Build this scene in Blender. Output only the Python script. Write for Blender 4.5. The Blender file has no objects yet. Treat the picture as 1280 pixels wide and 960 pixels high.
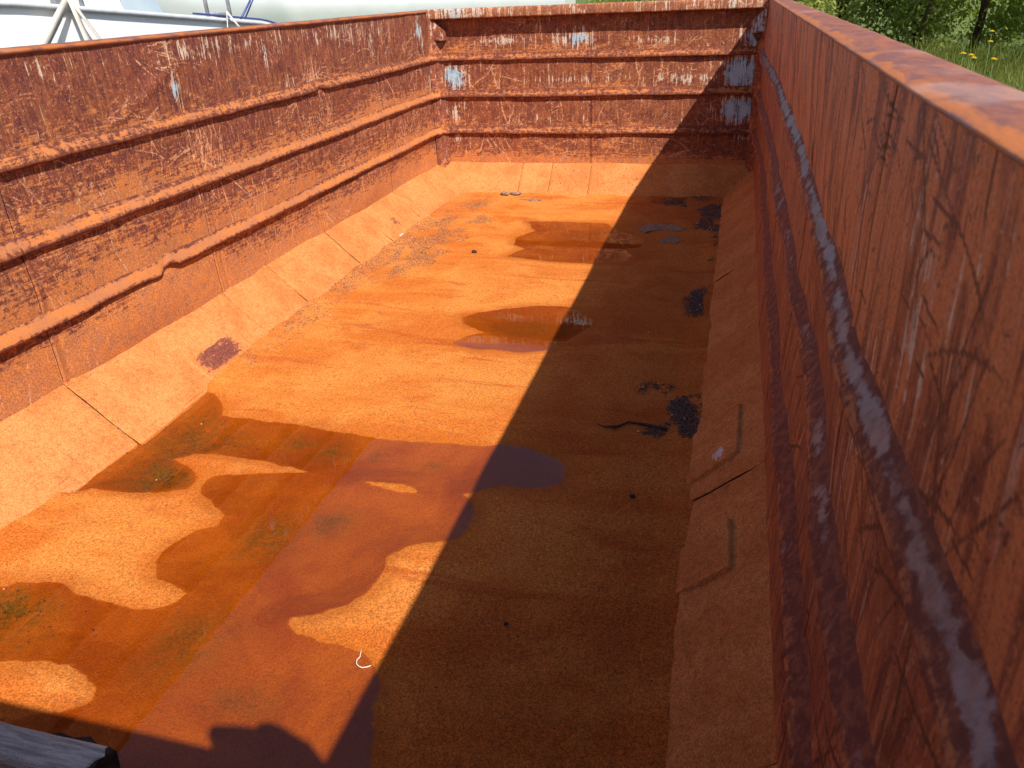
import bpy, bmesh, math, random
import numpy as np
from mathutils import Vector, Matrix

random.seed(7)
RNG = np.random.default_rng(11)
scene = bpy.context.scene
COL = scene.collection

# ------------------------------------------------------------------ camera, sky, sun, exposure
CAM = Vector((2.2345, -6.016, 1.4274))
YAW, PITCH, ROLL = -0.2817, -0.4703, -0.0443
cy_, sy_, cp_, sp_ = math.cos(YAW), math.sin(YAW), math.cos(PITCH), math.sin(PITCH)
fwd = Vector((sy_*cp_, cy_*cp_, sp_)); rgt = Vector((cy_, -sy_, 0)); upv = rgt.cross(fwd)
cr_, sr_ = math.cos(ROLL), math.sin(ROLL)
r2 = cr_*rgt + sr_*upv; u2 = -sr_*rgt + cr_*upv
cam_data = bpy.data.cameras.new("camera")
cam = bpy.data.objects.new("camera", cam_data); COL.objects.link(cam)
cam.matrix_world = Matrix(((r2.x, u2.x, -fwd.x, CAM.x), (r2.y, u2.y, -fwd.y, CAM.y), (r2.z, u2.z, -fwd.z, CAM.z), (0, 0, 0, 1)))
cam_data.sensor_width = 36; cam_data.lens = 36*963.64/1280
cam_data.clip_start = 0.01; cam_data.clip_end = 600
cam_data.dof.use_dof = True; cam_data.dof.focus_distance = 3.6; cam_data.dof.aperture_fstop = 11.0
scene.camera = cam

SUN = Vector((0.661, -0.665, 1.0)).normalized()
elev = math.asin(SUN.z); azim = math.atan2(SUN.x, SUN.y)
world = bpy.data.worlds.new("World"); scene.world = world; world.use_nodes = True
wn = world.node_tree; bg = wn.nodes["Background"]
sky = wn.nodes.new("ShaderNodeTexSky"); sky.sky_type = 'NISHITA'; sky.sun_disc = False
sky.sun_elevation = elev; sky.sun_rotation = azim
sky.air_density = 1.0; sky.dust_density = 0.6; sky.ozone_density = 1.2
wn.links.new(sky.outputs[0], bg.inputs[0]); bg.inputs[1].default_value = 0.10
sl = bpy.data.lights.new("sun", 'SUN'); sl.energy = 4.8; sl.angle = math.radians(0.53); sl.color = (1.0, 0.955, 0.88)
so = bpy.data.objects.new("sun", sl); COL.objects.link(so)
so.rotation_euler = SUN.to_track_quat('Z', 'Y').to_euler(); so.location = (8, -8, 12)
scene.view_settings.view_transform = 'Standard'; scene.view_settings.look = 'None'
scene.view_settings.gamma = 1.0; scene.view_settings.exposure = 0.50
scene.render.engine = 'CYCLES'
scene.cycles.max_bounces = 6; scene.cycles.diffuse_bounces = 4; scene.cycles.glossy_bounces = 3; scene.cycles.transparent_max_bounces = 8

# ------------------------------------------------------------------ helpers
_T = np.random.default_rng(3).random((256, 256))
def vn(x, y, seed=0):
    x = np.asarray(x, float) + seed*17.31; y = np.asarray(y, float) + seed*7.77
    xi = np.floor(x).astype(int); yi = np.floor(y).astype(int)
    fx = x-xi; fy = y-yi; fx = fx*fx*(3-2*fx); fy = fy*fy*(3-2*fy)
    a = _T[xi & 255, yi & 255]; b = _T[(xi+1) & 255, yi & 255]; c = _T[xi & 255, (yi+1) & 255]; d = _T[(xi+1) & 255, (yi+1) & 255]
    return (a*(1-fx)+b*fx)*(1-fy) + (c*(1-fx)+d*fx)*fy
def fbm(x, y, seed=0, n=4):
    s = 0; a = 1; t = 0
    for k in range(n):
        s = s + a*vn(x*2**k, y*2**k, seed+k*3); t += a; a *= .5
    return s/t
def sst(a, b, x):
    t = np.clip((x-a)/(b-a), 0, 1); return t*t*(3-2*t)

def mesh_obj(name, verts, faces, mat, parent=None, smooth=True, attrs=None):
    me = bpy.data.meshes.new(name)
    verts = np.asarray(verts, np.float32); faces = np.asarray(faces, np.int32)
    k = faces.shape[1]; nf = len(faces)
    me.vertices.add(len(verts)); me.vertices.foreach_set("co", verts.ravel())
    me.loops.add(nf*k); me.loops.foreach_set("vertex_index", faces.ravel())
    me.polygons.add(nf); me.polygons.foreach_set("loop_start", np.arange(nf, dtype=np.int32)*k)
    me.update(calc_edges=True)
    if smooth: me.polygons.foreach_set("use_smooth", np.ones(nf, bool))
    for an, av in (attrs or {}).items():
        at = me.attributes.new(an, 'FLOAT', 'POINT'); at.data.foreach_set("value", np.asarray(av, np.float32).ravel())
    me.update()
    if mat: me.materials.append(mat)
    o = bpy.data.objects.new(name, me); COL.objects.link(o)
    if parent: o.parent = parent
    return o
def gridfaces(n, m, flip=False):
    i, j = np.meshgrid(np.arange(n-1), np.arange(m-1), indexing='ij')
    a = (i*m+j).ravel()
    f = np.stack([a, a+m, a+m+1, a+1], 1)
    return f[:, ::-1] if flip else f
def grid_obj(name, P, mat, parent=None, attrs=None, flip=False):
    n, m, _ = P.shape
    return mesh_obj(name, P.reshape(-1, 3), gridfaces(n, m, flip), mat, parent, True, attrs)
def bm_obj(name, bm, mat, parent=None, smooth=False):
    me = bpy.data.meshes.new(name); bm.normal_update(); bm.to_mesh(me); bm.free()
    if smooth: me.polygons.foreach_set("use_smooth", np.ones(len(me.polygons), bool))
    me.materials.append(mat)
    o = bpy.data.objects.new(name, me); COL.objects.link(o)
    if parent: o.parent = parent
    return o
def box(name, lo, hi, mat, parent=None, bev=0.004, segs=2):
    bm = bmesh.new(); bmesh.ops.create_cube(bm, size=1)
    lo = Vector(lo); hi = Vector(hi); c = (lo+hi)/2; s = hi-lo
    for v in bm.verts: v.co = Vector((v.co.x*s.x+c.x, v.co.y*s.y+c.y, v.co.z*s.z+c.z))
    if bev: bmesh.ops.bevel(bm, geom=bm.edges[:], offset=bev, segments=segs, affect='EDGES', profile=.5)
    return bm_obj(name, bm, mat, parent)
def prism(name, pts, off, mat, parent=None, bev=0.0):
    """closed polygon pts (3d) extruded by vector off"""
    bm = bmesh.new(); vs = [bm.verts.new(p) for p in pts]; f = bm.faces.new(vs)
    r = bmesh.ops.extrude_face_region(bm, geom=[f])
    for v in r['geom']:
        if isinstance(v, bmesh.types.BMVert): v.co += Vector(off)
    bmesh.ops.recalc_face_normals(bm, faces=bm.faces[:])
    if bev: bmesh.ops.bevel(bm, geom=bm.edges[:], offset=bev, segments=2, affect='EDGES')
    return bm_obj(name, bm, mat, parent)
def tube(name, pts, rad, mat, parent=None, k=6):
    pts = [Vector(p) for p in pts]; V = []; F = []
    n = len(pts)
    for i, p in enumerate(pts):
        t = (pts[min(i+1, n-1)]-pts[max(i-1, 0)]).normalized()
        a = t.orthogonal().normalized() if abs(t.z) > .95 else t.cross(Vector((0, 0, 1))).normalized()
        b = t.cross(a); r = rad[i] if hasattr(rad, '__len__') else rad
        for q in range(k):
            an = 2*math.pi*q/k; V.append(p + r*(math.cos(an)*a + math.sin(an)*b))
    for i in range(n-1):
        for q in range(k):
            F.append((i*k+q, i*k+(q+1) % k, (i+1)*k+(q+1) % k, (i+1)*k+q))
    bm = bmesh.new(); vs = [bm.verts.new(v) for v in V]
    for f in F: bm.faces.new([vs[i] for i in f])
    bm.faces.new(vs[:k][::-1]); bm.faces.new(vs[-k:])
    return bm_obj(name, bm, mat, parent, True)
def empty(name, loc=(0, 0, 0)):
    o = bpy.data.objects.new(name, None); COL.objects.link(o); o.location = loc; return o
def tag(o, label=None, cat=None, group=None, kind=None):
    if label: o["label"] = label
    if cat: o["category"] = cat
    if group: o["group"] = group
    if kind: o["kind"] = kind
    return o

# ------------------------------------------------------------------ node helper
class Mat:
    def __init__(s, name):
        s.m = bpy.data.materials.new(name); s.m.use_nodes = True; s.t = s.m.node_tree
        s.b = s.t.nodes["Principled BSDF"]; s.out = s.t.nodes["Material Output"]
        s.tc = s.t.nodes.new("ShaderNodeTexCoord").outputs["Object"]
    def lk(s, a, b): s.t.links.new(a, b)
    def put(s, inp, v):
        if hasattr(v, "is_output"): s.lk(v, inp)
        else: inp.default_value = (v + (1,) if isinstance(v, tuple) and len(v) == 3 and inp.type == 'RGBA' else v)
    def map(s, scale, loc=(0, 0, 0), rot=(0, 0, 0)):
        n = s.t.nodes.new("ShaderNodeMapping"); n.inputs["Scale"].default_value = scale; n.inputs["Location"].default_value = loc
        n.inputs["Rotation"].default_value = rot
        s.lk(s.tc, n.inputs["Vector"]); return n.outputs[0]
    def noise(s, scale=1., detail=3., rough=.55, dist=0., vec=None):
        n = s.t.nodes.new("ShaderNodeTexNoise"); n.inputs["Scale"].default_value = scale; n.inputs["Detail"].default_value = min(detail, 4.)
        n.inputs["Roughness"].default_value = rough; n.inputs["Distortion"].default_value = dist
        s.lk(vec or s.tc, n.inputs["Vector"]); return n.outputs["Fac"]
    def voro(s, scale, vec=None, feature='F1', out="Distance"):
        n = s.t.nodes.new("ShaderNodeTexVoronoi"); n.feature = feature; n.inputs["Scale"].default_value = scale
        s.lk(vec or s.tc, n.inputs["Vector"]); return n.outputs[out]
    def attr(s, name):
        n = s.t.nodes.new("ShaderNodeAttribute"); n.attribute_name = name; return n.outputs["Fac"]
    def math(s, op, a, b=0., c=0., clamp=False):
        n = s.t.nodes.new("ShaderNodeMath"); n.operation = op; n.use_clamp = clamp
        s.put(n.inputs[0], a); s.put(n.inputs[1], b); s.put(n.inputs[2], c); return n.outputs[0]
    def step(s, v, a, b, lo=0., hi=1.):
        n = s.t.nodes.new("ShaderNodeMapRange"); n.interpolation_type = 'SMOOTHSTEP'
        s.put(n.inputs[0], v); n.inputs[1].default_value = a; n.inputs[2].default_value = b; n.inputs[3].default_value = lo; n.inputs[4].default_value = hi
        return n.outputs[0]
    def mix(s, f, a, b, mode='MIX'):
        n = s.t.nodes.new("ShaderNodeMix"); n.data_type = 'RGBA'; n.blend_type = mode
        s.put(n.inputs["Factor"], f); s.put(n.inputs[6], a); s.put(n.inputs[7], b); return n.outputs[2]
    def grain(s, c, f, a, b, lo, hi):
        return s.mix(1., c, s.step(f, a, b, lo, hi), 'MULTIPLY')
    def bump(s, h, strength=.5, dist=.01, normal=None):
        n = s.t.nodes.new("ShaderNodeBump"); n.inputs["Strength"].default_value = strength; n.inputs["Distance"].default_value = dist
        s.lk(h, n.inputs["Height"])
        if normal is not None: s.lk(normal, n.inputs["Normal"])
        return n.outputs[0]
    def fin(s, col, rough=.8, nrm=None, spec=.3, metal=0.):
        s.put(s.b.inputs["Base Color"], col); s.put(s.b.inputs["Roughness"], rough)
        s.put(s.b.inputs["Specular IOR Level"], spec); s.put(s.b.inputs["Metallic"], metal)
        if nrm is not None: s.lk(nrm, s.b.inputs["Normal"])
        return s.m

DUST = (0.55, 0.180, 0.046); DUST2 = (0.45, 0.160, 0.062); MAROON = (0.125, 0.032, 0.026); RUST = (0.240, 0.062, 0.028); AMBER = (0.35, 0.125, 0.040)

def mat_wall(name, maroon=MAROON, rust=RUST, amber=AMBER, scr_col=(0.60, 0.29, 0.15), streaks=.6, spec=.3, rough=.75, amb=.5, cream=(0.56, 0.44, 0.33), lens=0., raw=False):
    M = Mat(name)
    big = M.noise(3.2, 3, .6); mid = M.noise(21, 5, .7, .6); fine = M.noise(170, 2, .7)
    st = M.noise(1, 3, .65, .3, M.map((52, 52, 3.4))); st2 = M.noise(1, 2, .6, .2, M.map((160, 160, 8), (3, 1, 2))); hz = M.noise(1, 4, .7, .4, M.map((8, 8, 95), (1, 5, 2)))
    c = M.mix(M.step(mid, .40, .62), maroon, rust)
    c = M.mix(M.math('MULTIPLY', M.step(st, .49, .60), M.step(big, .38, .60, .1, streaks)), c, amber)
    if lens:
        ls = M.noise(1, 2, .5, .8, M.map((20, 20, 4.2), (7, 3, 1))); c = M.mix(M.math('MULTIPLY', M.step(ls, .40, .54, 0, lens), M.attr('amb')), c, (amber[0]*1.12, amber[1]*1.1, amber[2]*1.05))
        c = M.mix(M.step(M.noise(1, 2, .5, .5, M.map((26, 26, 2.2), (2, 8, 1))), .60, .70, 0, .55), c, maroon)
        c = M.mix(M.step(M.noise(1, 3, .6, .3, M.map((60, 60, 3.0), (12, 8, 1))), .60, .70, 0, .75), c, (0.60, 0.34, 0.23))
    c = M.mix(M.math('MULTIPLY', M.step(st2, .55, .66), amb), c, (rust[0]*1.6, rust[1]*1.7, rust[2]*1.9))
    c = M.mix(M.step(fine, .52, .70, 0, .55), c, (maroon[0]*.55, maroon[1]*.5, maroon[2]*.55))
    c = M.mix(M.step(M.noise(58, 4, .75, 1.), .59, .66, 0, .85), c, (maroon[0]*.5, maroon[1]*.5, maroon[2]*.6))
    # pale dust flecks
    c = M.mix(M.step(M.noise(80, 4, .85, .6), .56, .64, 0, .8), c, (0.54, 0.225, 0.095))
    # old paint showing in vertical runs
    pa = M.attr("paint")
    pm = M.math('ADD', pa, M.math('MULTIPLY', M.math('SUBTRACT', st, .5), 2.4))
    pm = M.math('ADD', pm, M.math('MULTIPLY', M.math('SUBTRACT', mid, .5), 1.7)); pm = M.math('ADD', pm, M.math('MULTIPLY', M.math('SUBTRACT', st2, .5), 1.5))
    pmm = M.step(pm, .62, .72)
    pcol = M.mix(M.step(pa, .60, .80), cream, (0.26, 0.46, 0.58)); pcol = M.mix(M.step(pm, .85, 1.15, 0, .6), pcol, (0.52, 0.60, 0.62))
    pcol = M.mix(M.step(fine, .5, .68, 0, .6), pcol, (0.40, 0.22, 0.12))
    c = M.mix(pmm, c, pcol)
    # dust: settles in streaky, torn patches
    dm = M.math('ADD', M.attr("dust"), M.math('MULTIPLY', M.math('SUBTRACT', hz, .5), 1.2))
    dm = M.math('ADD', dm, M.math('MULTIPLY', M.math('SUBTRACT', M.noise(34, 6, .78, .5), .5), 1.3))
    dm = M.step(dm, .47, .60)
    c = M.mix(M.math('MULTIPLY', dm, .9), c, M.mix(M.step(mid, .38, .62), DUST2, DUST))
    sc = M.math('MULTIPLY', M.attr("scr"), 1. if raw else M.step(M.noise(75, 3, .7), .36, .58, .1, 1.))
    c = M.mix(M.step(sc, .08, .50, 0, .92), c, scr_col)
    c = M.grain(c, fine, .34, .66, .66, 1.24)
    h = M.math('ADD', M.math('MULTIPLY', mid, .7), M.math('MULTIPLY', fine, .35)); h = M.math('ADD', h, M.math('MULTIPLY', st2, .3))
    return M.fin(c, M.step(dm, 0, 1, rough, .95), M.bump(h, .5, .005), spec)

m_left = mat_wall("rusted_sheet_dusty")
m_back = mat_wall("rusted_sheet_painted", maroon=(0.145, 0.036, 0.022), rust=(0.27, 0.074, 0.026), streaks=.5)
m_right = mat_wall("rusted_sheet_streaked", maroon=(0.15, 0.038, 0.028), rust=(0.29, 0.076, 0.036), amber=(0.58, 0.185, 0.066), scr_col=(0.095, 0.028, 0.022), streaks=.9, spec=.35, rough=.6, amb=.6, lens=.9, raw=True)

def mat_rib(name, worn=0.):
    M = Mat(name)
    n1 = M.noise(44, 5, .75, .5); n2 = M.noise(7, 4, .6); fine = M.noise(190, 2, .7)
    ln = M.noise(1, 4, .7, .3, M.map((9, 9, 130)))
    c = M.mix(M.step(n1, .42, .60), *(((0.16, 0.046, 0.030), (0.28, 0.085, 0.042)) if worn else ((0.115, 0.030, 0.020), (0.235, 0.066, 0.025))))
    d = M.math('ADD', M.attr("dust"), M.math('MULTIPLY', M.math('SUBTRACT', n1, .5), 1.3))
    d = M.math('ADD', d, M.math('MULTIPLY', M.math('SUBTRACT', ln, .5), 1.0)); dm = M.step(d, .38, .66)
    c = M.mix(M.math('MULTIPLY', dm, .92), c, M.mix(M.step(n2, .4, .6), DUST2, DUST))
    c = M.mix(M.step(fine, .56, .72, 0, .5), c, (0.17, 0.05, 0.024))
    if worn:
        w = M.math('ADD', M.attr("wear"), M.math('MULTIPLY', M.math('SUBTRACT', n1, .5), .9)); w = M.math('ADD', w, M.math('MULTIPLY', M.math('SUBTRACT', n2, .5), 2.0))
        wm = M.step(w, .42, .62)
        c = M.mix(wm, c, M.mix(M.step(M.noise(26, 4, .7), .40, .66), (0.22, 0.19, 0.20), (0.15, 0.105, 0.10)))
        r = M.math('SUBTRACT', .9, M.math('MULTIPLY', wm, .42)); mt = M.math('MULTIPLY', wm, .35)
    else: r = .9; mt = 0.
    h = M.math('ADD', n1, M.math('MULTIPLY', fine, .5))
    return M.fin(c, r, M.bump(h, .35, .004), .35, mt)
m_rib = mat_rib("dusty_rib"); m_ribw = mat_rib("worn_rib", 1.)

def mat_bevel():
    M = Mat("dust_coated_plate")
    big = M.noise(4.5, 5, .6, .4); fine = M.noise(220, 2, .8); mid = M.noise(48, 5, .75, .4)
    c = M.mix(M.step(big, .36, .64), (0.56, 0.185, 0.050), (0.66, 0.245, 0.076))
    c = M.mix(M.step(mid, .56, .72, 0, .5), c, (0.40, 0.115, 0.036))
    drag = M.noise(1, 4, .7, .5, M.map((60, 7, 60), (3, 3, 3))); c = M.mix(M.step(drag, .60, .70, 0, .45), c, (0.30, 0.090, 0.035))
    rm = M.math('ADD', M.attr("bare"), M.math('MULTIPLY', M.math('SUBTRACT', mid, .5), 1.5)); rm = M.math('ADD', rm, M.math('MULTIPLY', M.math('SUBTRACT', drag, .5), 1.2)); rm = M.math('ADD', rm, M.math('MULTIPLY', M.math('SUBTRACT', fine, .5), .8))
    rm = M.step(rm, .60, .70)
    c = M.mix(rm, c, M.mix(M.step(fine, .4, .6), (0.15, 0.040, 0.032), (0.24, 0.075, 0.05)))
    c = M.mix(M.step(M.math('ADD', M.attr("white"), M.math('MULTIPLY', M.math('SUBTRACT', drag, .5), 2.2)), .50, .58), c, (0.72, 0.68, 0.66))
    c = M.mix(M.step(M.noise(8, 4, .7, .6), .56, .70, 0, .4), c, (0.38, 0.125, 0.050)); c = M.mix(M.step(fine, .55, .75, 0, .35), c, (0.30, 0.088, 0.030)); c = M.grain(c, fine, .34, .66, .64, 1.26); c = M.grain(c, mid, .36, .64, .82, 1.1)
    h = M.math('ADD', M.math('MULTIPLY', fine, .7), mid)
    return M.fin(c, .95, M.bump(h, .5, .005), .15)
m_bevel = mat_bevel()

def mat_floor():
    M = Mat("orange_dust_floor")
    bands = M.noise(1, 4, .6, .6, M.map((.9, 4.6, 1))); big = M.noise(2.6, 4, .62, .5); mid = M.noise(24, 4, .75, .6); fine = M.noise(210, 2, .8); spk = M.noise(95, 4, .8)
    c = M.mix(M.step(bands, .36, .60), (0.67, 0.205, 0.034), (0.57, 0.142, 0.018))
    c = M.mix(M.step(big, .42, .64, 0, .85), c, (0.69, 0.240, 0.046))
    c = M.mix(M.step(mid, .52, .70, 0, .45), c, (0.46, 0.118, 0.018))
    # rust-red stains with a shape of their own
    c = M.mix(M.step(M.noise(1, 4, .6, .8, M.map((1.6, 7, 1), (4, 2, 0))), .56, .70, 0, .65), c, (0.44, 0.078, 0.010))
    c = M.mix(M.step(M.noise(11, 4, .7, 1.2), .64, .72, 0, .5), c, (0.24, 0.080, 0.030))
    c = M.mix(M.step(spk, .60, .70, 0, .7), c, (0.26, 0.075, 0.022))
    # damp shaded strip; the shade's darker, redder tone is painted in as silt
    c = M.mix(M.math('MULTIPLY', M.attr("silt_shade"), .8), c, M.mix(M.step(big, .4, .6), (0.38, 0.072, 0.015), (0.49, 0.098, 0.019)))
    # grey grit dusting
    g = M.math('ADD', M.attr("grit"), M.math('MULTIPLY', M.math('SUBTRACT', spk, .5), 2.6)); g = M.math('ADD', g, M.math('MULTIPLY', M.math('SUBTRACT', mid, .5), 1.6))
    c = M.mix(M.step(g, 1.0, 1.4, 0, .75), c, M.mix(M.step(fine, .4, .6), (0.15, 0.075, 0.042), (0.33, 0.165, 0.08)))
    c = M.grain(c, fine, .34, .66, .58, 1.30); c = M.grain(c, spk, .35, .65, .76, 1.16)
    # wet sediment below and at the water line
    wet = M.attr("wet")
    wc = M.mix(M.step(big, .38, .62), (0.42, 0.108, 0.005), (0.32, 0.066, 0.003))
    wc = M.mix(M.step(spk, .56, .70, 0, .6), wc, (0.16, 0.045, 0.010))
    al = M.math('MULTIPLY', M.attr("algae_reflect"), M.step(mid, .36, .58, .25, 1.), clamp=True)
    wc = M.mix(al, wc, M.mix(M.step(spk, .4, .6), (0.105, 0.052, 0.010), (0.19, 0.095, 0.014)))
    wc = M.grain(wc, fine, .34, .66, .78, 1.15)
    c = M.mix(wet, c, wc)
    h = M.math('ADD', M.math('MULTIPLY', fine, .6), M.math('ADD', M.math('MULTIPLY', mid, .9), M.math('MULTIPLY', spk, .7)))
    return M.fin(c, M.step(wet, 0, 1, .95, .6), M.bump(h, .65, .006), .2)
m_floor = mat_floor()

def mat_water():
    M = Mat("rusty_water"); t = M.t
    t.nodes.remove(M.b)
    tr = t.nodes.new("ShaderNodeBsdfTransparent"); tr.inputs[0].default_value = (0.90, 0.78, 0.58, 1)
    gl = t.nodes.new("ShaderNodeBsdfGlossy"); gl.inputs["Roughness"].default_value = 0.015
    nb = M.bump(M.noise(9, 2, .5), .03, .01); M.lk(nb, gl.inputs["Normal"])
    lw = t.nodes.new("ShaderNodeLayerWeight"); lw.inputs["Blend"].default_value = .5; M.lk(nb, lw.inputs["Normal"])
    fz = M.math('MULTIPLY_ADD', M.math('POWER', lw.outputs["Facing"], 5.), .945, .055)
    mx = t.nodes.new("ShaderNodeMixShader"); M.lk(fz, mx.inputs[0]); M.lk(tr.outputs[0], mx.inputs[1]); M.lk(gl.outputs[0], mx.inputs[2])
    M.lk(mx.outputs[0], M.out.inputs[0]); return M.m
m_water = mat_water()

def mat_simple(name, c1, c2, scale=20, rough=.7, bump=.3, bd=.005, spec=.4, stretch=None, detail=5):
    M = Mat(name); v = M.map(stretch) if stretch else None
    n = M.noise(scale if not stretch else 1, detail, .65, .4, v); f = M.noise(180, 3, .6)
    c = M.mix(M.step(n, .35, .65), c1, c2)
    return M.fin(c, rough, M.bump(M.math('ADD', n, M.math('MULTIPLY', f, .4)), bump, bd), spec)
def mat_rim():
    M = Mat("rim_rust")
    n = M.noise(1, 5, .6, .6, M.map((34, 11, 34))); e = M.noise(60, 4, .7, .5); b = M.noise(3, 4, .6)
    c = M.mix(M.step(n, .38, .6), (0.20, 0.068, 0.050), (0.30, 0.095, 0.045))
    c = M.mix(M.step(e, .52, .66, 0, .7), c, (0.15, 0.055, 0.047)); c = M.mix(M.step(M.noise(140, 4, .8), .58, .7, 0, .6), c, (0.42, 0.17, 0.09))
    c = M.mix(M.step(M.math('ADD', M.attr("edge"), M.math('MULTIPLY', M.math('SUBTRACT', n, .5), 1.4)), .45, .75, 0, .9), c, (0.42, 0.125, 0.028))
    c = M.mix(M.step(b, .58, .7, 0, .4), c, (0.42, 0.27, 0.23))
    return M.fin(c, M.step(n, .3, .7, .5, .75), M.bump(M.math('ADD', e, n), .4, .004), .4)
m_rim = mat_rim()
m_rail = mat_wall("header_rail_rust", maroon=(0.22, 0.07, 0.04), rust=(0.36, 0.12, 0.045), amber=(0.46, 0.2, 0.08))
m_dark = mat_simple("dark_scale_steel", (0.055, 0.022, 0.017), (0.12, 0.04, 0.025), 25, .8)
m_shell = mat_simple("outer_blue_paint", (0.16, 0.30, 0.40), (0.22, 0.09, 0.045), 5, .6)
m_weld = mat_simple("weld_bead", (0.14, 0.05, 0.03), (0.30, 0.10, 0.04), 90, .7, .6)
m_timber = mat_simple("weathered_timber", (0.34, 0.32, 0.295), (0.66, 0.63, 0.58), 1, .9, 1., .012, .2, (7, 70, 70), 6)
m_timber_end = mat_simple("rotten_end_grain", (0.02, 0.017, 0.015), (0.05, 0.042, 0.035), 40, .95)
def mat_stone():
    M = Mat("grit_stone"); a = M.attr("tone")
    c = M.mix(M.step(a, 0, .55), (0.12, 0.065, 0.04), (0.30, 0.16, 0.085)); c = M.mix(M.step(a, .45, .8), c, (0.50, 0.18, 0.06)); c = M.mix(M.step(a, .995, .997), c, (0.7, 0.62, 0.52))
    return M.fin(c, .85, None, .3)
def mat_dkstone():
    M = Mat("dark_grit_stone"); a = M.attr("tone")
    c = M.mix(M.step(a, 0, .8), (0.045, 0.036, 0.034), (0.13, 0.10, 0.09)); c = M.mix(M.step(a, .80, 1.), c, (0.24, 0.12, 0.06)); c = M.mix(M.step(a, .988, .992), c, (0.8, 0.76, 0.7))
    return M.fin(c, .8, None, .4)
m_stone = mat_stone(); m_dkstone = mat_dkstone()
m_mud = mat_simple("grey_mud", (0.20, 0.12, 0.085), (0.34, 0.20, 0.13), 40, .9, .5)
m_bark = mat_simple("dark_bark", (0.05, 0.03, 0.02), (0.11, 0.06, 0.04), 60, .9, .5)
m_black = mat_simple("black_stone", (0.012, 0.012, 0.013), (0.035, 0.033, 0.033), 60, .7)
m_white_thread = mat_simple("pale_thread", (0.72, 0.66, 0.58), (0.8, 0.76, 0.7), 60, .8)

# ------------------------------------------------------------------ ground
def mat_ground():
    M = Mat("yard_ground"); n = M.noise(.35, 6, .65); f = M.noise(14, 6, .7)
    c = M.mix(M.step(f, .35, .65), (0.16, 0.13, 0.095), (0.30, 0.26, 0.20)); c = M.mix(M.step(n, .30, .42), c, (0.11, 0.14, 0.035))
    return M.fin(c, .95, M.bump(f, .5, .02), .2)
gx = np.concatenate([np.linspace(-300, -16, 12), np.linspace(-14, 24, 96), np.linspace(28, 300, 12)])
gy = np.concatenate([np.linspace(-300, -16, 12), np.linspace(-14, 24, 96), np.linspace(28, 300, 12)])
GX, GY = np.meshgrid(gx, gy, indexing='ij')
def ground_h(x, y):
    bank = sst(3.2, 5.5, x + .45*np.maximum(y-1, 0))*.42 + sst(4., 9., y)*sst(-.5, 2.5, x)*.35
    return -.30 + bank + .05*(fbm(x*.9, y*.9, 5)-.5)*sst(2.7, 3.4, np.abs(x-1.2)+np.maximum(0, y-.5))
tag(grid_obj("ground", np.stack([GX, GY, ground_h(GX, GY)], -1), mat_ground()), kind="structure")

# ------------------------------------------------------------------ the container
H = 1.331; ZR = (0.976, 0.714, 0.444); W = 2.4; YN = -5.995; RD = 0.023
box_ = empty("open_container", (1.2, -3.0, -0.30))
tag(box_, "long open-topped steel container, rusted maroon and dusted orange, seen from inside", "container")
def part(o, label=None):
    o.parent = box_; o.matrix_parent_inverse = Matrix.Translation((-1.2, 3.0, 0.30))
    if label: o["label"] = label
    return o

def strokes(us, zs, n_long, n_short, n_bundle, seed, lf=1., wl=1, cv=3.):
    """scratch mask drawn on a (u,z) grid"""
    r = np.random.default_rng(seed); m = np.zeros((len(us), len(zs))); u0, u1 = us[0], us[-1]; z0, z1 = zs[0], zs[-1]
    du = (u1-u0)/(len(us)-1); dz = (z1-z0)/(len(zs)-1)
    def draw(u, z, ang, L, curv, a, w):
        s = np.arange(0, L, .002); t = ang + curv*s + .25*np.sin(s*r.uniform(8, 40)+r.uniform(0, 6))*r.uniform(0, 1)**2
        x = u + np.cumsum(np.cos(t))*.002; y = z + np.cumsum(np.sin(t))*.002
        al = a*np.clip(np.minimum(s, L-s)/(L*.25), .15, 1)*(.35+.65*vn(s*30, s*0+u*9))
        for k in range(w):
            i = np.round((x-u0)/du).astype(int)+k; j = np.round((y-z0)/dz).astype(int)
            ok = (i >= 0) & (i < len(us)) & (j >= 0) & (j < len(zs))
            np.maximum.at(m, (i[ok], j[ok]), al[ok])
    for _ in range(n_long):
        draw(r.uniform(u0, u1), r.uniform(z0, z1), r.uniform(0, 6.28), r.uniform(.12, .55)*lf, r.normal(0, cv), r.uniform(.5, 1), r.integers(wl, wl+2))
    for _ in range(n_short):
        draw(r.uniform(u0, u1), r.uniform(z0, z1), r.uniform(0, 6.28), r.uniform(.015, .08), r.normal(0, 9), r.uniform(.3, 1), 1)
    for _ in range(n_bundle):
        u, z = r.uniform(u0, u1), r.uniform(z0, z1); an = r.choice([r.normal(1.4, .3), r.normal(0.1, .25)])
        L = r.uniform(.08, .3)
        for k in range(r.integers(4, 12)):
            draw(u+r.normal(0, .05), z+r.normal(0, .03), an+r.normal(0, .12), L*r.uniform(.4, 1.2), r.normal(0, 1), r.uniform(.4, 1), 1)
    return m
def gauss(U, Z, lst):
    g = 0*U
    for (u, z, su, sz, a) in lst: g = np.maximum(g, a*np.exp(-((U-u)/su)**2-((Z-z)/sz)**2))
    return g
def band_t(Z):
    """0 just above the rib below .. 1 under the rib above; index 0 = top band"""
    tops = [H, ZR[0]-.015, ZR[1]-.015, ZR[2]-.015]; bots = [ZR[0]+.055, ZR[1]+.055, ZR[2]+.055, .20]
    t = np.zeros_like(Z); k = np.zeros(Z.shape, int)
    for i in range(4):
        s = (Z <= tops[i]); t = np.where(s, np.clip((Z-bots[i])/(tops[i]-bots[i]), 0, 1), t); k = np.where(s, i, k)
    return t, k
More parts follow.
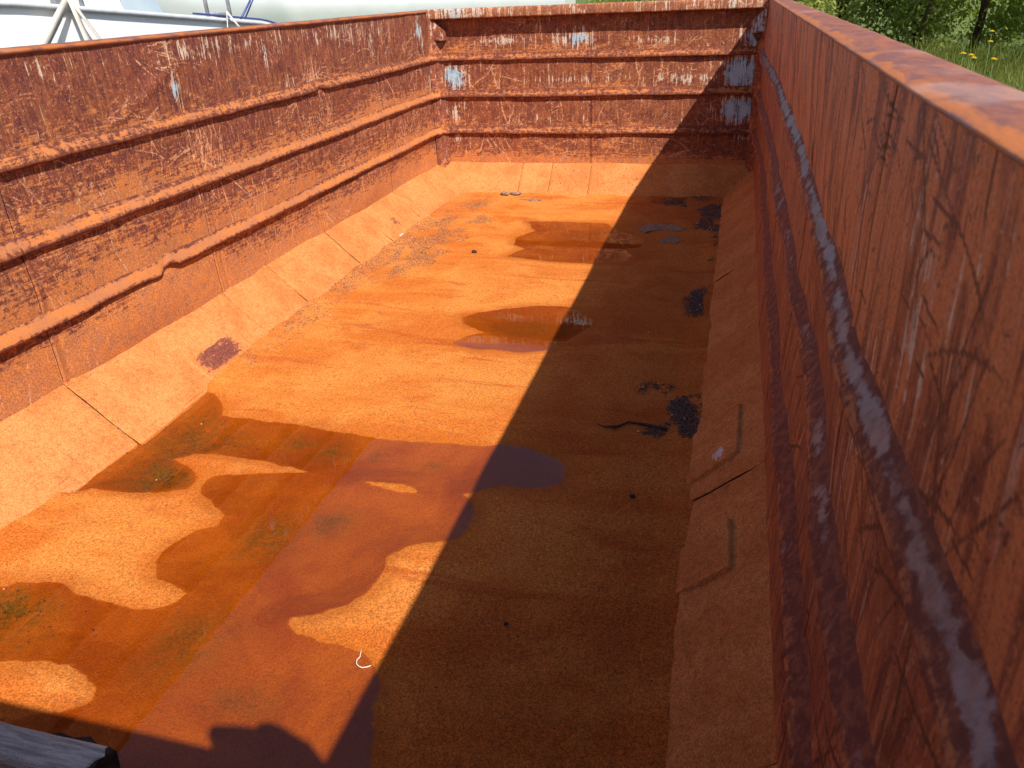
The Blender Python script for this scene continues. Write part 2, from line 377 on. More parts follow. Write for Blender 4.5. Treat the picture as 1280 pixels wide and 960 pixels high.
def seam_ridge(U, seams):
    r = 0*U
    for s in seams: r = r + .0035*np.exp(-((U-s-.012)/.006)**2)
    return r
def panels(name, us, X3, attrs, seams, mat, flip, label=None, ax=1):
    cuts = [us[0]-1] + sorted(seams) + [us[-1]+1]
    for a, b in zip(cuts[:-1], cuts[1:]):
        i = np.where((us >= a) & (us <= b))[0]; i0 = max(i[0]-1, 0); i1 = min(i[-1]+1, len(us)-1)
        P = X3[i0:i1+1].copy()
        if us[i0] < a: P[0, :, ax] = a+.0016
        if us[i1] > b: P[-1, :, ax] = b-.0016
        part(grid_obj(name, P, mat, None, {k: v[i0:i1+1] for k, v in attrs.items()}, flip), label)

SE = [-1.01, -2.025, -3.06, -4.04, -5.03]
zs = np.linspace(.16, H-.010, 300)
# --- left wall sheets
us = np.linspace(YN-.02, .04, 1400); U, Z = np.meshgrid(us, zs, indexing='ij'); t, k = band_t(Z)
dent = .016*(fbm(U*1.3, Z*2.4, 1)-.5) + .007*(vn(U*5, Z*5, 4)-.5)
fold = .007*np.exp(-(((U+3.28)-2.4*(Z-1.12))/.07)**2)*sst(1.0, 1.06, Z)*sst(1.28, 1.18, Z)
Xl = -RD + dent + seam_ridge(U, SE) + fold - .003*sst(.02, 0, np.abs(((U+.5) % 1.0)-.5))
bow = .012*np.sin(np.clip((Z-.2)/.25, 0, 1)*math.pi)*(k == 3)*np.sin(U*3.1)
low = np.array([.06, .25, .37, .42])[k]
dust = low + (.42-.1*(k == 0))*(1-t)**2.2 + .45*(fbm(U*1.6, Z*4, 9)-.5) + .10*sst(-1, -4, U)
dust = np.where(k == 3, dust + .30*(1-t), dust) + .25*np.exp(-((U+3.35)/.3)**2-((Z-.36)/.12)**2)
scr = strokes(us, zs, 150, 1500, 190, 21)*(.45+.75*sst(.36, .62, fbm(U*1.9, Z*3.1, 77)))
paint = gauss(U, Z, [(-3.08, 1.12, .035, .08, .95), (-2.75, 1.26, .5, .06, .55), (-1.5, 1.25, .8, .07, .50), (-3.7, 1.26, .4, .04, .35), (-2.0, 1.05, .4, .04, .35), (-.25, 1.2, .1, .12, .8), (-.1, .8, .06, .12, .6), (-1.1, 1.2, .08, .1, .6), (-2.35, 1.22, .05, .08, .7)])
panels("wall_sheet", us, np.stack([Xl+bow, U, Z], -1), dict(dust=dust, scr=scr, paint=paint), SE, m_left, True)
# --- back wall sheets
us = np.linspace(-.04, W+.05, 520); U, Z = np.meshgrid(us, zs, indexing='ij'); t, k = band_t(Z)
dent = .018*(fbm(U*1.6, Z*2.5, 31)-.5) + .006*(vn(U*6, Z*6, 34)-.5)
dust = np.array([.10, .14, .14, .34])[k] + .36*(1-t)**2 + .5*(fbm(U*2.2, Z*5, 39)-.5) - .25*sst(1.6, 2.3, U)*(Z > .25)
dust += .4*np.exp(-((U-1.38)/.09)**2-((Z-.93)/.04)**2) + .25*(k == 3)*sst(.34, .2, Z)
scr = strokes(us, zs, 90, 1100, 40, 22)*(.45+.75*sst(.36, .62, fbm(U*2.4, Z*4, 78)))
paint = gauss(U, Z, [(.13, .85, .13, .14, 1.0), (.12, .60, .13, .12, .62), (.1, .40, .10, .06, .5), (2.27, .86, .17, .14, 1.12), (2.28, .61, .19, .12, 1.08), (2.3, .42, .10, .04, .75), (2.33, 1.08, .12, .1, .9),
     (.5, 1.11, .30, .05, .66), (1.1, 1.10, .20, .09, .8), (1.65, 1.08, .25, .04, .55), (1.0, .83, .7, .03, .45), (1.9, .82, .25, .045, .62), (.9, .55, .5, .03, .35)])
panels("wall_sheet", us, np.stack([U, RD-dent-seam_ridge(U, [1.2]), Z], -1), dict(dust=dust, scr=scr, paint=paint), [1.2], m_back, False, None, 0)
# --- right wall sheets (bulged and dented between ribs)
R1 = np.array([(-6.1, 2.420), (-5.6, 2.424), (-5.53, 2.425), (-5.37, 2.419), (-5.17, 2.415), (-5.07, 2.408), (-4.97, 2.403), (-4.73, 2.416), (-4.5, 2.418), (-4.12, 2.424), (-3.64, 2.433), (-2.85, 2.430), (-1.58, 2.422), (-.6, 2.39), (.1, 2.365)])
R2 = np.array([(-6.1, 2.41), (-5.43, 2.408), (-5.12, 2.408), (-5.01, 2.406), (-4.83, 2.417), (-4.59, 2.432), (-4.48, 2.436), (-4.26, 2.431), (-3.95, 2.420), (-3.62, 2.425), (-3.0, 2.417), (-2.13, 2.426), (-.8, 2.40), (.1, 2.365)])
R3 = np.array([(-6.1, 2.40), (-5.16, 2.403), (-5.0, 2.406), (-4.79, 2.403), (-4.58, 2.405), (-4.15, 2.407), (-3.73, 2.412), (-3.03, 2.411), (-1.02, 2.425), (-.4, 2.39), (.1, 2.365)])
for T_, z0_, dz_ in ((R1, .99, .023), (R2, .73, .021), (R3, .46, .021)):
    k__ = (1.4274-z0_-dz_)/(1.4274-z0_); T_[:, 1] = 2.2345+(T_[:, 1]-2.2345)*k__+.011-RD; T_[:, 0] = np.where(T_[:, 0] < -.9, -6.016+(T_[:, 0]+6.016)*k__, T_[:, 0]); T_[-1, 1] = W-RD; T_[0, 0] = -6.3
def smooth_interp(y, T, s=.025):
    return sum(np.interp(y+d*s, T[:, 0], T[:, 1])*w for d, w in ((-1.5, .12), (-.75, .23), (0, .30), (.75, .23), (1.5, .12)))
us = np.concatenate([np.linspace(YN-.02, -4.2, 640, endpoint=False), np.linspace(-4.2, .04, 640)])
U, Z = np.meshgrid(us, zs, indexing='ij'); t, k = band_t(Z)
rx = [smooth_interp(us, T)+RD for T in (R1, R2, R3)]
c_z = [.196, .455, .725, .99, H]; c_x = [np.full(len(us), 2.405), rx[2], rx[1], rx[0], np.full(len(us), 2.408)]
Xr = np.zeros_like(U)
for a in range(4):
    s = (Z >= c_z[a]) & (Z <= c_z[a+1]) if a < 3 else (Z >= c_z[a])
    f = np.clip((Z-c_z[a])/(c_z[a+1]-c_z[a]), 0, 1); Xr = np.where(s, c_x[a][:, None]*(1-f)+c_x[a+1][:, None]*f, Xr)
Xr = np.where(Z < c_z[0], 2.405, Xr)
Xr = Xr - .010*(fbm(U*2.2, Z*3.5, 51)-.5) - .004*(vn(U*9, Z*9, 55)-.5) - seam_ridge(U, SE)*.7
dust = np.array([-.15, -.12, .0, .25])[k] + .30*(1-t)**3 + .3*(fbm(U*2, Z*5, 59)-.5)
scr = strokes(us[640:], zs, 60, 160, 20, 23); scr0 = np.clip(1.3*strokes(us[:640], zs, 130, 260, 14, 29, 1.0, 1, .9), 0, 1)
scr = np.concatenate([scr0, scr], 0)
amb_ = .25+.75*sst(.93, 1.06, Z)  # amber streaks; their lift on the upper band puts bounce light into the colour
paint = gauss(U, Z, [(-4.92, 1.12, .05, .14, .60), (-5.15, 1.0, .05, .12, .5), (-3.6, 1.15, .06, .16, .6), (-5.3, 1.15, .12, .1, .45), (-2.6, 1.2, .1, .1, .4)])
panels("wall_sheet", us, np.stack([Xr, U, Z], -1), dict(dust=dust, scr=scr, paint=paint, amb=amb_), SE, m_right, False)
# near end wall (behind the lens)
us = np.linspace(-.03, W+.04, 120); zn = np.linspace(.16, H-.002, 60); U, Z = np.meshgrid(us, zn, indexing='ij')
part(grid_obj("wall_sheet", np.stack([U, YN-.03+.012*(fbm(U*2, Z*3, 71)-.5), Z], -1), m_back, None, dict(dust=.2+0*U, scr=0*U, paint=0*U), True))

# --- ribs: pressed ridges, one per wall and level
PROF = [(-.008, .062), (0.0, .053), (.004, .045), (.009, .036), (.0145, .027), (.019, .018), (.0222, .011), (.0232, .006), (.0225, .001), (.019, -.002), (.009, -.003), (0.0, -.004), (-.008, -.005)]
def rib(path, nrm, seed, mat, dust0, wear0, drop=None, amp=None, label=None, flip=False):
    path = np.asarray(path, float); nrm = np.asarray(nrm, float); n = len(path); pr = np.array(PROF)
    d = np.concatenate([[0], np.cumsum(np.linalg.norm(np.diff(path[:, :2], axis=0), axis=1))])
    wob = .007*(fbm(d*2.3, d*0+seed, seed)-.5) + .004*(vn(d*9, d*0, seed+2)-.5); zw = .014*(fbm(d*1.9, d*0+3, seed+5)-.5) + .004*(vn(d*14, d*0, seed+8)-.5)
    if amp is not None: wob = wob + amp
    if drop is not None: zw = zw + drop
    P = np.zeros((n, len(pr), 3))
    for j, (o, z) in enumerate(pr):
        w = np.clip(o/.0232, 0, 1)
        off = o + wob*w
        P[:, j, :] = path + nrm*off[:, None]; P[:, j, 2] += z + zw*(.4+.6*w)
    jj = np.arange(len(pr))[None, :]+0*d[:, None]
    dd = dust0*np.exp(-((jj-(4. if wear0 <= 0 else 6.5))/3.2)**2) + .25*(fbm(d*2, d*0, seed+9)-.5)[:, None] - .5*(jj > 9)
    ww = wear0*np.exp(-((jj-3.2)/1.7)**2) + (.5*(fbm(d*1.5, d*0, seed+13)-.5))[:, None]*(wear0 > 0) - (wear0 <= 0)*1.
    return part(grid_obj("rib", P, mat, None, dict(dust=dd, wear=ww), flip), label)
C = .075
for i, z in enumerate(ZR):
    ys = np.linspace(YN+.03, -C-RD, 900)
    pth = [(-RD, y, z) for y in ys] + [(-RD+.02, -C+.005, z), (-RD+C*.5, -C*.5+RD, z)]
    nr = [(1, 0, 0)]*len(ys) + [(.9, -.4, 0), (.71, -.71, 0)]
    d = np.array([p[1] for p in pth]); amp = np.zeros(len(d)); drop = np.zeros(len(d))
    if i == 2:
        amp -= .016*np.exp(-((d+3.40)/.03)**2); drop += .02*np.exp(-((d+3.37)/.035)**2)-.012*np.exp(-((d+3.46)/.06)**2)
    if i == 0:
        amp -= .014*np.exp(-((d+1.85)/.03)**2); drop += .015*np.exp(-((d+1.85)/.04)**2)
    rib(pth, nr, 40+i*20, m_rib, .58+.13*i, 0., drop, amp)
    xs = np.linspace(C, W-C+.03, 420)
    pth = [(-RD+C*.5, -C*.5+RD, z)] + [(C-.02, RD-.012, z)] + [(x, RD, z) for x in xs]
    nr = [(.71, -.71, 0), (.35, -.93, 0)] + [(0, -1, 0)]*len(xs)
    rib(pth, nr, 140+i*20, m_rib, .50, 0.)
    ys = np.concatenate([np.linspace(YN+.03, -4.2, 420, endpoint=False), np.linspace(-4.2, RD, 500)])
    T = (R1, R2, R3)[i]; xx = smooth_interp(ys, T)+RD
    pth = [(x, y, z) for x, y in zip(xx, ys)]
    o = rib(pth, [(-1, 0, 0)]*len(ys), 240+i*20, m_ribw, .50, (.74, .36, .02)[i], .022*(fbm(ys*2.2, ys*0, 71+i, 3)-.5)+.006*(vn(ys*8, ys*0, 75+i)-.5), .006*(vn(ys*5, ys*0, 81+i)-.5), ("dented rib with its crest worn to bare grey metal", "dented rib worn bare in short lengths", None)[i], True)

# --- corner strips
for (ax, ay, bx, by, m) in ((-RD, -C, C-RD, RD, m_left), (W+.03-C, RD, W+.02, -C, m_back)):
    uu = np.linspace(0, 1, 16); zz = zs[::2]; Uc, Zc = np.meshgrid(uu, zz, indexing='ij')
    P = np.stack([ax+(bx-ax)*Uc, ay+(by-ay)*Uc, Zc], -1); P[..., 0] += (.004 if ax < 1 else -.004); P[..., 1] -= .004
    tt, kk = band_t(Zc)
    part(grid_obj("corner_strip", P, m, None, dict(dust=.2+.3*(1-tt), scr=0*Uc, paint=.22*(1-np.abs(Uc-.5))+.1*(Zc > .7)), ax < 1))

# --- sloped plates along the foot of the walls
def slope_plate(P0, P1, top_in, bare=None, white=None, seed=0, flip=False, lift=0.):
    """P0,P1 = foot ends; top_in = vector from foot to head"""
    P0 = np.array(P0, float); P1 = np.array(P1, float); T = np.array(top_in, float); L = np.linalg.norm(P1-P0); S = np.linalg.norm(T)
    n = max(int(L/.0085), 3); m = max(int(S/.0085), 3); a = np.linspace(0, 1, n); b = np.linspace(-.10, 1, m); A, B = np.meshgrid(a, b, indexing='ij')
    N = np.cross(P1-P0, T); N /= np.linalg.norm(N); N = N if N[2] > 0 else -N
    h = lift + .010*(fbm(A*L*2+seed*3.3, B*S*6, seed)-.5) + .004*(vn(A*L*12, B*S*12, seed+3)-.5) - .0025*(sst(.012, 0, A*L)+sst(.012, 0, (1-A)*L)) + .003*np.exp(-((A*L-.022)/.009)**2)*vn(A*0, B*S*40, seed+9) + .010*sst(.35, 0., B)*(fbm(A*L*4, B*0, seed+6))
    Q = P0+(P1-P0)*A[..., None]+T*B[..., None]+N*h[..., None]
    bb = np.maximum((bare(Q) if bare else 0*A) - .3*(bare is None), np.maximum(.42*np.exp(-np.minimum(A, 1-A)*L/.012), .34*sst(.16, 0., B))); wh = (white(Q) if white else 0*A-1.)
    return part(grid_obj("sloped_plate", Q, m_bevel, None, dict(bare=bb, white=wh), flip))
FX, FZ = .216, .196
k_ = 1.17
cuts = [-.0, -1.01, -1.55, -2.025, -2.66, -3.06, -4.04, -5.03, YN+.05]
for i, (a, b) in enumerate(zip(cuts[:-1], cuts[1:])):
    fl = lambda Q: .62*np.exp(-((Q[..., 1]+1.33)/.10)**2-((Q[..., 2]-.10)/.06)**2)
    slope_plate((FX, a-.0007, 0), (FX, b+.0007, 0), (-FX*k_, 0, FZ*k_), fl if i == 1 else None, (lambda Q: .55*np.exp(-((Q[..., 1]+1.42)/.05)**2-((Q[..., 2]-.03)/.02)**2)-.05) if i == 1 else None, 60+i*7, False, .0012*(i % 2))
cuts = [-.0, -1.01, -2.05, -3.05, -4.03, -5.03, YN+.05]
for i, (a, b) in enumerate(zip(cuts[:-1], cuts[1:])):
    slope_plate((W-FX, a-.0009, 0), (W-FX, b+.0009, 0), (FX*k_, 0, FZ*k_), None, None, 160+i*7, True, .0015*(i % 2))
cuts = [.0, .66, .90, 1.21, W]
for i, (a, b) in enumerate(zip(cuts[:-1], cuts[1:])):
    sp = lambda Q: .30+.12*(Q[..., 0] > .5)
    slope_plate((a+.0015, -FX, 0), (b-.0015, -FX, 0), (0, FX*k_, FZ*k_), None if i == 1 else sp, None, 260+i*7, False, .0012*(i % 2))
slope_plate((.05, YN+.186, 0), (W-.05, YN+.186, 0), (0, -FX*k_, FZ*k_), None, None, 300, True)

# welded repair patches on the slopes
def patch(cs, seed, side, bare, white=None, label=None):
    cs = [np.array(c, float) for c in cs]; n = 46; a = np.linspace(0, 1, n); A, B = np.meshgrid(a, a, indexing='ij')
    Q = (cs[0]*(1-A)[..., None]+cs[1]*A[..., None])*(1-B)[..., None] + (cs[3]*(1-A)[..., None]+cs[2]*A[..., None])*B[..., None]
    N = np.array((FZ if side < 0 else -FZ, 0, FX)); N /= np.linalg.norm(N)
    e = np.minimum(np.minimum(A, 1-A), np.minimum(B, 1-B)); h = .014*sst(0, .02, e)-.006 + .003*(vn(A*7, B*7, seed)-.5)
    # project on the slope
    Q[..., 2] = np.where(True, FZ*(1-(Q[..., 0]/FX)) if side < 0 else FZ*(1-((W-Q[..., 0])/FX)), 0)
    Q = Q + N*(h[..., None]+.004)
    return part(grid_obj("patch_plate", Q, m_bevel, None, dict(bare=bare(A, B), white=white(A, B) if white else 0*A-1), side > 0), label)
patch([(.098, -3.559, 0), (.105, -3.211, 0), (.212, -3.209, 0), (.205, -3.564, 0)], 1, -1, lambda A, B: 1.0*np.exp(-((A-.46)/.44)**4-((B-.45)/.42)**4)*.95, None, "square patch plate with maroon steel showing through the dust")
patch([(.165, -3.775, 0), (.160, -3.625, 0), (.213, -3.612, 0), (.213, -3.765, 0)], 2, -1, lambda A, B: .15+0*A)
patch([(2.188, -3.624, 0), (2.347, -3.60, 0), (2.341, -3.913, 0), (2.188, -3.946, 0)], 3, 1, lambda A, B: .32*np.exp(-((A-.5)/.4)**2-((B-.45)/.3)**2), lambda A, B: .95*np.exp(-((A-.66)/.17)**2-((B-.80)/.14)**2)+.55*np.exp(-((A-.8)/.12)**2-((B-.22)/.08)**2)-.1, "patch plate with a torn scrap of white paint")
patch([(2.20, -4.256, 0), (2.323, -4.227, 0), (2.329, -4.446, 0), (2.19, -4.446, 0)], 4, 1, lambda A, B: -.2+0*A)
patch([(W-.19, -5.25, 0), (2.33, -5.23, 0), (2.33, -5.62, 0), (W-.20, -5.6, 0)], 5, 1, lambda A, B: -.2+0*A)

# --- rim: capping rails round the top
def rim(name, p0, p1, inw, width, drop, seed, edge=.8, roll=.014, flip=False, n=700):
    """capping rail: p0->p1 is the inner top line, inw = unit vector to the inside"""
    p0 = np.array(p0, float); p1 = np.array(p1, float); inw = np.array(inw, float); a = np.linspace(0, 1, n); L = np.linalg.norm(p1-p0); d = a*L
    sec = [(-.004, -drop), (.010, -drop-.002), (.011, -drop+.006)] if False else []
    sec = [(-.014, -drop-.006), (-.006, -drop-.003), (.0, -drop), (.001, -roll), (-.002, -roll*.72), (-.008, -roll*.42), (-.018, -roll*.10), (-.028, .0), (-width*.5, .0), (-width+.02, .0), (-width+.006, -.003), (-width, -.012), (-width, -.09)]
    ev = [.1, .2, .5, .9, 1, 1, .8, .3, .0, .3, .6, .6, .3]
    P = np.zeros((n, len(sec), 3)); E = np.zeros((n, len(sec)))
    wo = .004*(fbm(d*2, d*0, seed)-.5)+.001*(vn(d*19, d*0, seed+1)-.5); wz = .004*(fbm(d*2.0, d*0, seed+2)-.5)+.0008*(vn(d*23, d*0, seed+3)-.5)
    for j, (o, z) in enumerate(sec):
        P[:, j] = p0+(p1-p0)*a[:, None]+inw*(o+wo)[:, None]; P[:, j, 2] += z+wz+0
        E[:, j] = ev[j]*edge
    return part(grid_obj(name, P, m_rim, None, dict(edge=E), flip))
rim("rim_rail", (-.012, YN, H), (-.012, .05, H), (1, 0, 0), .085, .016, 5, .7, .008, False)
rim("rim_rail", (W, YN, H), (W, .10, H), (-1, 0, 0), .095, .007, 15, .75, .004, True)
box_near = part(box("rim_rail", (-.10, YN-.13, H-.06), (W+.10, YN, H), m_rim, None, .004))
# --- header rail across the far end
hx = np.linspace(-.03, W+.01, 300); hs_ = [(.04, -.0), (-.050, .002), (-.060, -.003), (-.063, -.012), (-.062, -.056), (-.060, -.064), (-.051, -.066), (.05, -.060)]
P = np.zeros((len(hx), len(hs_), 3))
for j, (o, z) in enumerate(hs_):
    P[:, j, 0] = hx; P[:, j, 1] = o+.004*(fbm(hx*3, hx*0+j*.1, 91)-.5); P[:, j, 2] = H+.001+z+.004*(fbm(hx*2, hx*0, 95)-.5)
Uh = hx[:, None]+np.zeros((1, len(hs_)))
part(grid_obj("header_rail", P, m_rail, None, dict(dust=.30+.2*(fbm(Uh*4, Uh*0, 5)-.5), scr=(vn(Uh*60, Uh*0+2, 4) > .85)*.6, paint=.34+.35*np.exp(-((Uh-.2)/.2)**2)+.2*np.exp(-((Uh-2.2)/.3)**2)), True), "overhanging header rail with greyish paint runs")
# corner gussets under the header
for s, x0 in ((1, -RD), (-1, W+.02)):
    pts = [(x0, -.047, H-.07), (x0+s*.035, -.047, H-.07), (x0+s*.118, -.022, H-.150), (x0+s*.116, -.022, H-.212), (x0+s*.08, -.015, H-.222), (x0, -.047, H-.205)]
    g = prism("gusset", pts, (0, .06, 0), m_rail if s < 0 else m_left, None, .002); part(g)
    for nm, vv in (("dust", .25 if s > 0 else -.1), ("scr", 0.), ("paint", .3 if s > 0 else .75)):
        at = g.data.attributes.new(nm, 'FLOAT', 'POINT'); at.data.foreach_set("value", np.full(len(g.data.vertices), vv, np.float32))
    pts = [(x0+s*.04, -.030, H-.224), (x0+s*.105, -.018, H-.224), (x0+s*.07, .0, H-.275)]
    part(prism("gusset", pts, (0, .03, 0), m_dark))
# unseen plate added on the near rim to cast the camera holder's shadow
lp = [(2.234, YN-.075, H-.002), (2.234, YN-.075, 1.522), (2.30, YN-.075, 1.540), (2.352, YN-.075, 1.548), (2.364, YN-.075, 1.566), (2.395, YN-.075, 1.578), (2.42, YN-.075, 1.574), (2.484, YN-.075, 1.532), (2.51, YN-.075, 1.45), (2.51, YN-.075, H-.002)]
part(prism("shadow_caster_plate", lp, (0, -.02, 0), m_rim))

# --- outer skin
part(box("outer_skin", (-.13, YN-.02, -.12), (-.085, .12, H-.03), m_shell)); part(box("outer_skin", (W+.075, YN-.02, -.12), (W+.12, .12, H-.03), m_shell))
part(box("outer_skin", (-.084, .075, -.12), (W+.074, .12, H-.03), m_shell)); part(box("outer_skin", (-.084, YN-.11, -.12), (W+.074, YN-.065, H-.062), m_shell))
part(box("base_plate", (-.084, YN-.064, -.119), (W+.074, .074, -.075), m_dark))
for x in (.45, W-.45): part(box("skid", (x-.08, YN, -.31), (x+.08, .05, -.12), m_dark))

# --- floor with hollows, water sits in them
POOL = [(0.208, -3.611), (0.27, -3.635), (0.365, -3.722), (0.406, -3.793), (0.492, -3.796), (0.615, -3.797), (0.772, -3.803), (0.912, -3.818), (1.079, -3.831), (1.234, -3.829), (1.351, -3.817), (1.467, -3.805), (1.535, -3.785), (1.639, -3.792), (1.731, -3.821), (1.781, -3.862), (1.799, -3.908), (1.791, -3.972), (1.759, -4.011), (1.695, -4.02), (1.617, -4.027), (1.568, -4.046), (1.528, -4.073), (1.491, -4.103), (1.521, -4.128), (1.558, -4.184), (1.57, -4.255), (1.553, -4.31), (1.522, -4.335), (1.444, -4.367), (1.377, -4.43), (1.397, -4.509), (1.389, -4.587), (1.359, -4.643), (1.274, -4.698), (1.23, -4.72), (1.231, -4.743), (1.275, -4.767), (1.344, -4.779), (1.417, -4.781), (1.463, -4.787), (1.491, -4.812), (1.51, -4.825), (1.542, -4.86), (1.557, -4.894), (1.562, -4.941), (1.597, -5.001), (1.61, -5.056), (1.617, -5.123), (1.612, -5.218), (1.456, -5.304), (1.121, -5.337), (0.66, -5.378), (0.257, -5.337), (0.072, -5.062), (0.245, -4.84), (0.365, -4.793), (0.405, -4.761), (0.524, -4.738), (0.59, -4.763), (0.682, -4.781), (0.789, -4.786), (0.851, -4.772), (0.897, -4.74), (0.908, -4.699), (0.837, -4.666), (0.779, -4.658), (0.733, -4.598), (0.723, -4.534), (0.757, -4.453), (0.811, -4.417), (0.802, -4.361), (0.78, -4.34), (0.702, -4.299), (0.648, -4.265), (0.627, -4.217), (0.631, -4.172), (0.691, -4.155), (0.822, -4.118), (0.956, -4.086), (0.9, -4.067), (0.785, -4.055), (0.654, -4.049), (0.553, -4.043), (0.469, -4.065), (0.417, -4.108), (0.493, -4.135), (0.576, -4.189), (0.59, -4.234), (0.586, -4.259), (0.531, -4.289), (0.421, -4.312), (0.271, -4.324), (0.212, -4.356)]
ISLE = [[(0.409, -5.118), (0.493, -5.061), (0.597, -5.019), (0.643, -5.005), (0.713, -4.984), (0.768, -4.982), (0.84, -5.001), (0.89, -5.029), (0.91, -5.06), (0.904, -5.089), (0.866, -5.114), (0.742, -5.158), (0.574, -5.175)], [(1.137, -4.093), (1.22, -4.085), (1.321, -4.088), (1.366, -4.125), (1.296, -4.13), (1.205, -4.116)]]
P2 = [(1.02, -2.665), (1.051, -2.732), (1.194, -2.828), (1.119, -2.879), (1.079, -2.97), (1.196, -3.012), (1.415, -3.008), (1.506, -2.975), (1.581, -2.864), (1.667, -2.679), (1.67, -2.608), (1.575, -2.476), (1.504, -2.444), (1.347, -2.447), (1.213, -2.513), (1.08, -2.59)]
P3 = [(0.926, -0.894), (1.125, -0.87), (1.453, -0.873), (1.576, -1.054), (1.759, -1.196), (1.755, -1.386), (1.654, -1.432), (1.724, -1.567), (1.687, -1.679), (1.524, -1.747), (1.266, -1.739), (0.982, -1.67), (1.053, -1.513), (0.962, -1.423), (0.942, -1.264), (1.031, -1.121), (0.961, -0.992)]
GRAV = [[(0.074, -0.037), (0.221, -0.107), (0.522, -0.316), (0.48, -0.659), (0.658, -0.987), (0.492, -1.089), (0.611, -1.379), (0.558, -1.663), (0.543, -1.81), (0.644, -1.962), (0.466, -2.032), (0.429, -2.26), (0.317, -2.355), (0.299, -2.581), (0.344, -2.83), (0.317, -2.968), (0.285, -3.209), (0.242, -3.404), (0.249, -3.505), (0.16, -3.275), (0.125, -2.437), (0.072, -1.16)], [(1.741, -0.291), (1.994, -0.193), (2.237, -0.021), (2.221, -0.599), (2.189, -1.377), (2.129, -1.303), (2.101, -1.008), (2.013, -0.962), (2.09, -0.758), (1.991, -0.428)], [(2.175, -1.625), (2.104, -1.966), (2.124, -2.461), (2.176, -2.523), (2.189, -2.115)], [(2.102, -3.382), (2.179, -3.367), (2.188, -3.537), (2.172, -3.68), (2.145, -3.685), (2.051, -3.621), (2.038, -3.578), (2.098, -3.508)], [(1.994, -3.275), (2.034, -3.239), (2.069, -3.275), (2.055, -3.325), (2.012, -3.327)]]
def sdf(px, py, poly):
    """signed distance to polygon, negative inside"""
    d = np.full(px.shape, 1e9); ins = np.zeros(px.shape, bool); n = len(poly)
    for i in range(n):
        ax, ay = poly[i]; bx, by = poly[(i+1) % n]; ex, ey = bx-ax, by-ay; wx, wy = px-ax, py-ay
        t = np.clip((wx*ex+wy*ey)/(ex*ex+ey*ey+1e-12), 0, 1); d = np.minimum(d, (wx-ex*t)**2+(wy-ey*t)**2)
        c = ((ay <= py) & (by > py)) | ((by <= py) & (ay > py))
        with np.errstate(divide='ignore', invalid='ignore'): xc = ax+(py-ay)*ex/(ey if ey != 0 else 1e-9)
        ins ^= c & (px < xc)
    d = np.sqrt(d); return np.where(ins, -d, d)
fx = np.linspace(.13, W-.13, 310); fy = np.concatenate([np.linspace(YN+.10, -3.4, 420, endpoint=False), np.linspace(-3.4, -.13, 330)])
X, Y = np.meshgrid(fx, fy, indexing='ij')
wx_ = .020*(fbm(X*14, Y*14, 7, 4)-.5)+.006*(vn(X*70, Y*70, 8)-.5); wy_ = .020*(fbm(X*14+9, Y*14, 17, 4)-.5)+.006*(vn(X*70, Y*70+4, 18)-.5)
Xw, Yw = X+wx_, Y+wy_
sdA = sdf(Xw, Yw, POOL)
for isl in ISLE: sdA = np.maximum(sdA, -sdf(Xw, Yw, isl))
sdB = sdf(Xw, Yw, P2); sdC = sdf(Xw, Yw, P3)
sd = np.minimum(np.minimum(sdA, sdB), sdC)
und = .010*fbm(X*1.2, Y*3.0, 3)+.004*fbm(X*7, Y*9, 13)+.0015*vn(X*40, Y*40, 23)
hgt = np.where(sd > 0, np.minimum(sd*.11, .004)+und*sst(0, .25, sd), np.maximum(sd*.16, -.017)-.002*vn(X*9, Y*9, 5)*sst(0, -.05, sd))
ring = .006*np.exp(-((X-.70)/.05)**2-((Y+5.06)/.03)**2)
edge = np.minimum(np.minimum(X-FX, W-FX-X), -FX-Y)
hgt = hgt + ring + .022*sst(.09, -.05, edge)*(.3+fbm(X*5, Y*5, 33))*sst(-.01, .03, sd)
grit = 0*X
for gpoly in GRAV: grit = np.maximum(grit, sst(.06, -.03, sdf(X+.07*(fbm(X*9, Y*9, 63)-.5), Y+.16*(fbm(X*9, Y*9, 66)-.5), gpoly)))
grit = np.maximum(grit, .35*sst(.10, .0, X-FX)*(Y < -3))
grit = np.maximum(grit, .30*(fbm(X*3, Y*2, 68) > .60)*sst(.9, .5, X))
wet = np.maximum(sst(.014, -.004, sd+.012*(vn(X*30, Y*30, 43)-.5)), .55*sst(.075, 0., sd+.05*(fbm(X*9, Y*9, 44)-.5)))
algae_reflect = np.maximum.reduce([gauss(X, Y, [(.45, -4.18, .16, .22, 1.1), (.36, -3.95, .12, .2, .9), (.55, -3.92, .12, .06, .6), (.80, -3.9, .10, .05, .7), (.95, -3.93, .08, .06, .8), (.40, -4.86, .20, .09, 1.1), (.98, -4.42, .09, .11, .85), (1.14, -4.31, .06, .06, .9), (1.0, -4.85, .10, .13, .7), (1.25, -4.98, .09, .05, .6), (.80, -4.1, .10, .1, .3), (1.12, -3.92, .03, .03, .7), (1.34, -3.94, .03, .03, .6)]),
    gauss(X, Y, [(1.36, -2.72, .22, .13, .6), (1.42, -1.15, .20, .2, .3)])])*sst(.0, -.03, sd)  # middle puddle: yellow-green reflection of the wall put into the bed colour
silt_shade = sst(.25, -.1, np.abs(X-1.95)-.28)*fbm(X*2.5, Y*2.5, 83)*1.1
part(grid_obj("floor", np.stack([X, Y, hgt], -1), m_floor, None, dict(wet=np.clip(wet, 0, 1), algae_reflect=algae_reflect, grit=grit, silt_shade=np.clip(silt_shade, 0, 1))), "floor caked with orange rust dust")
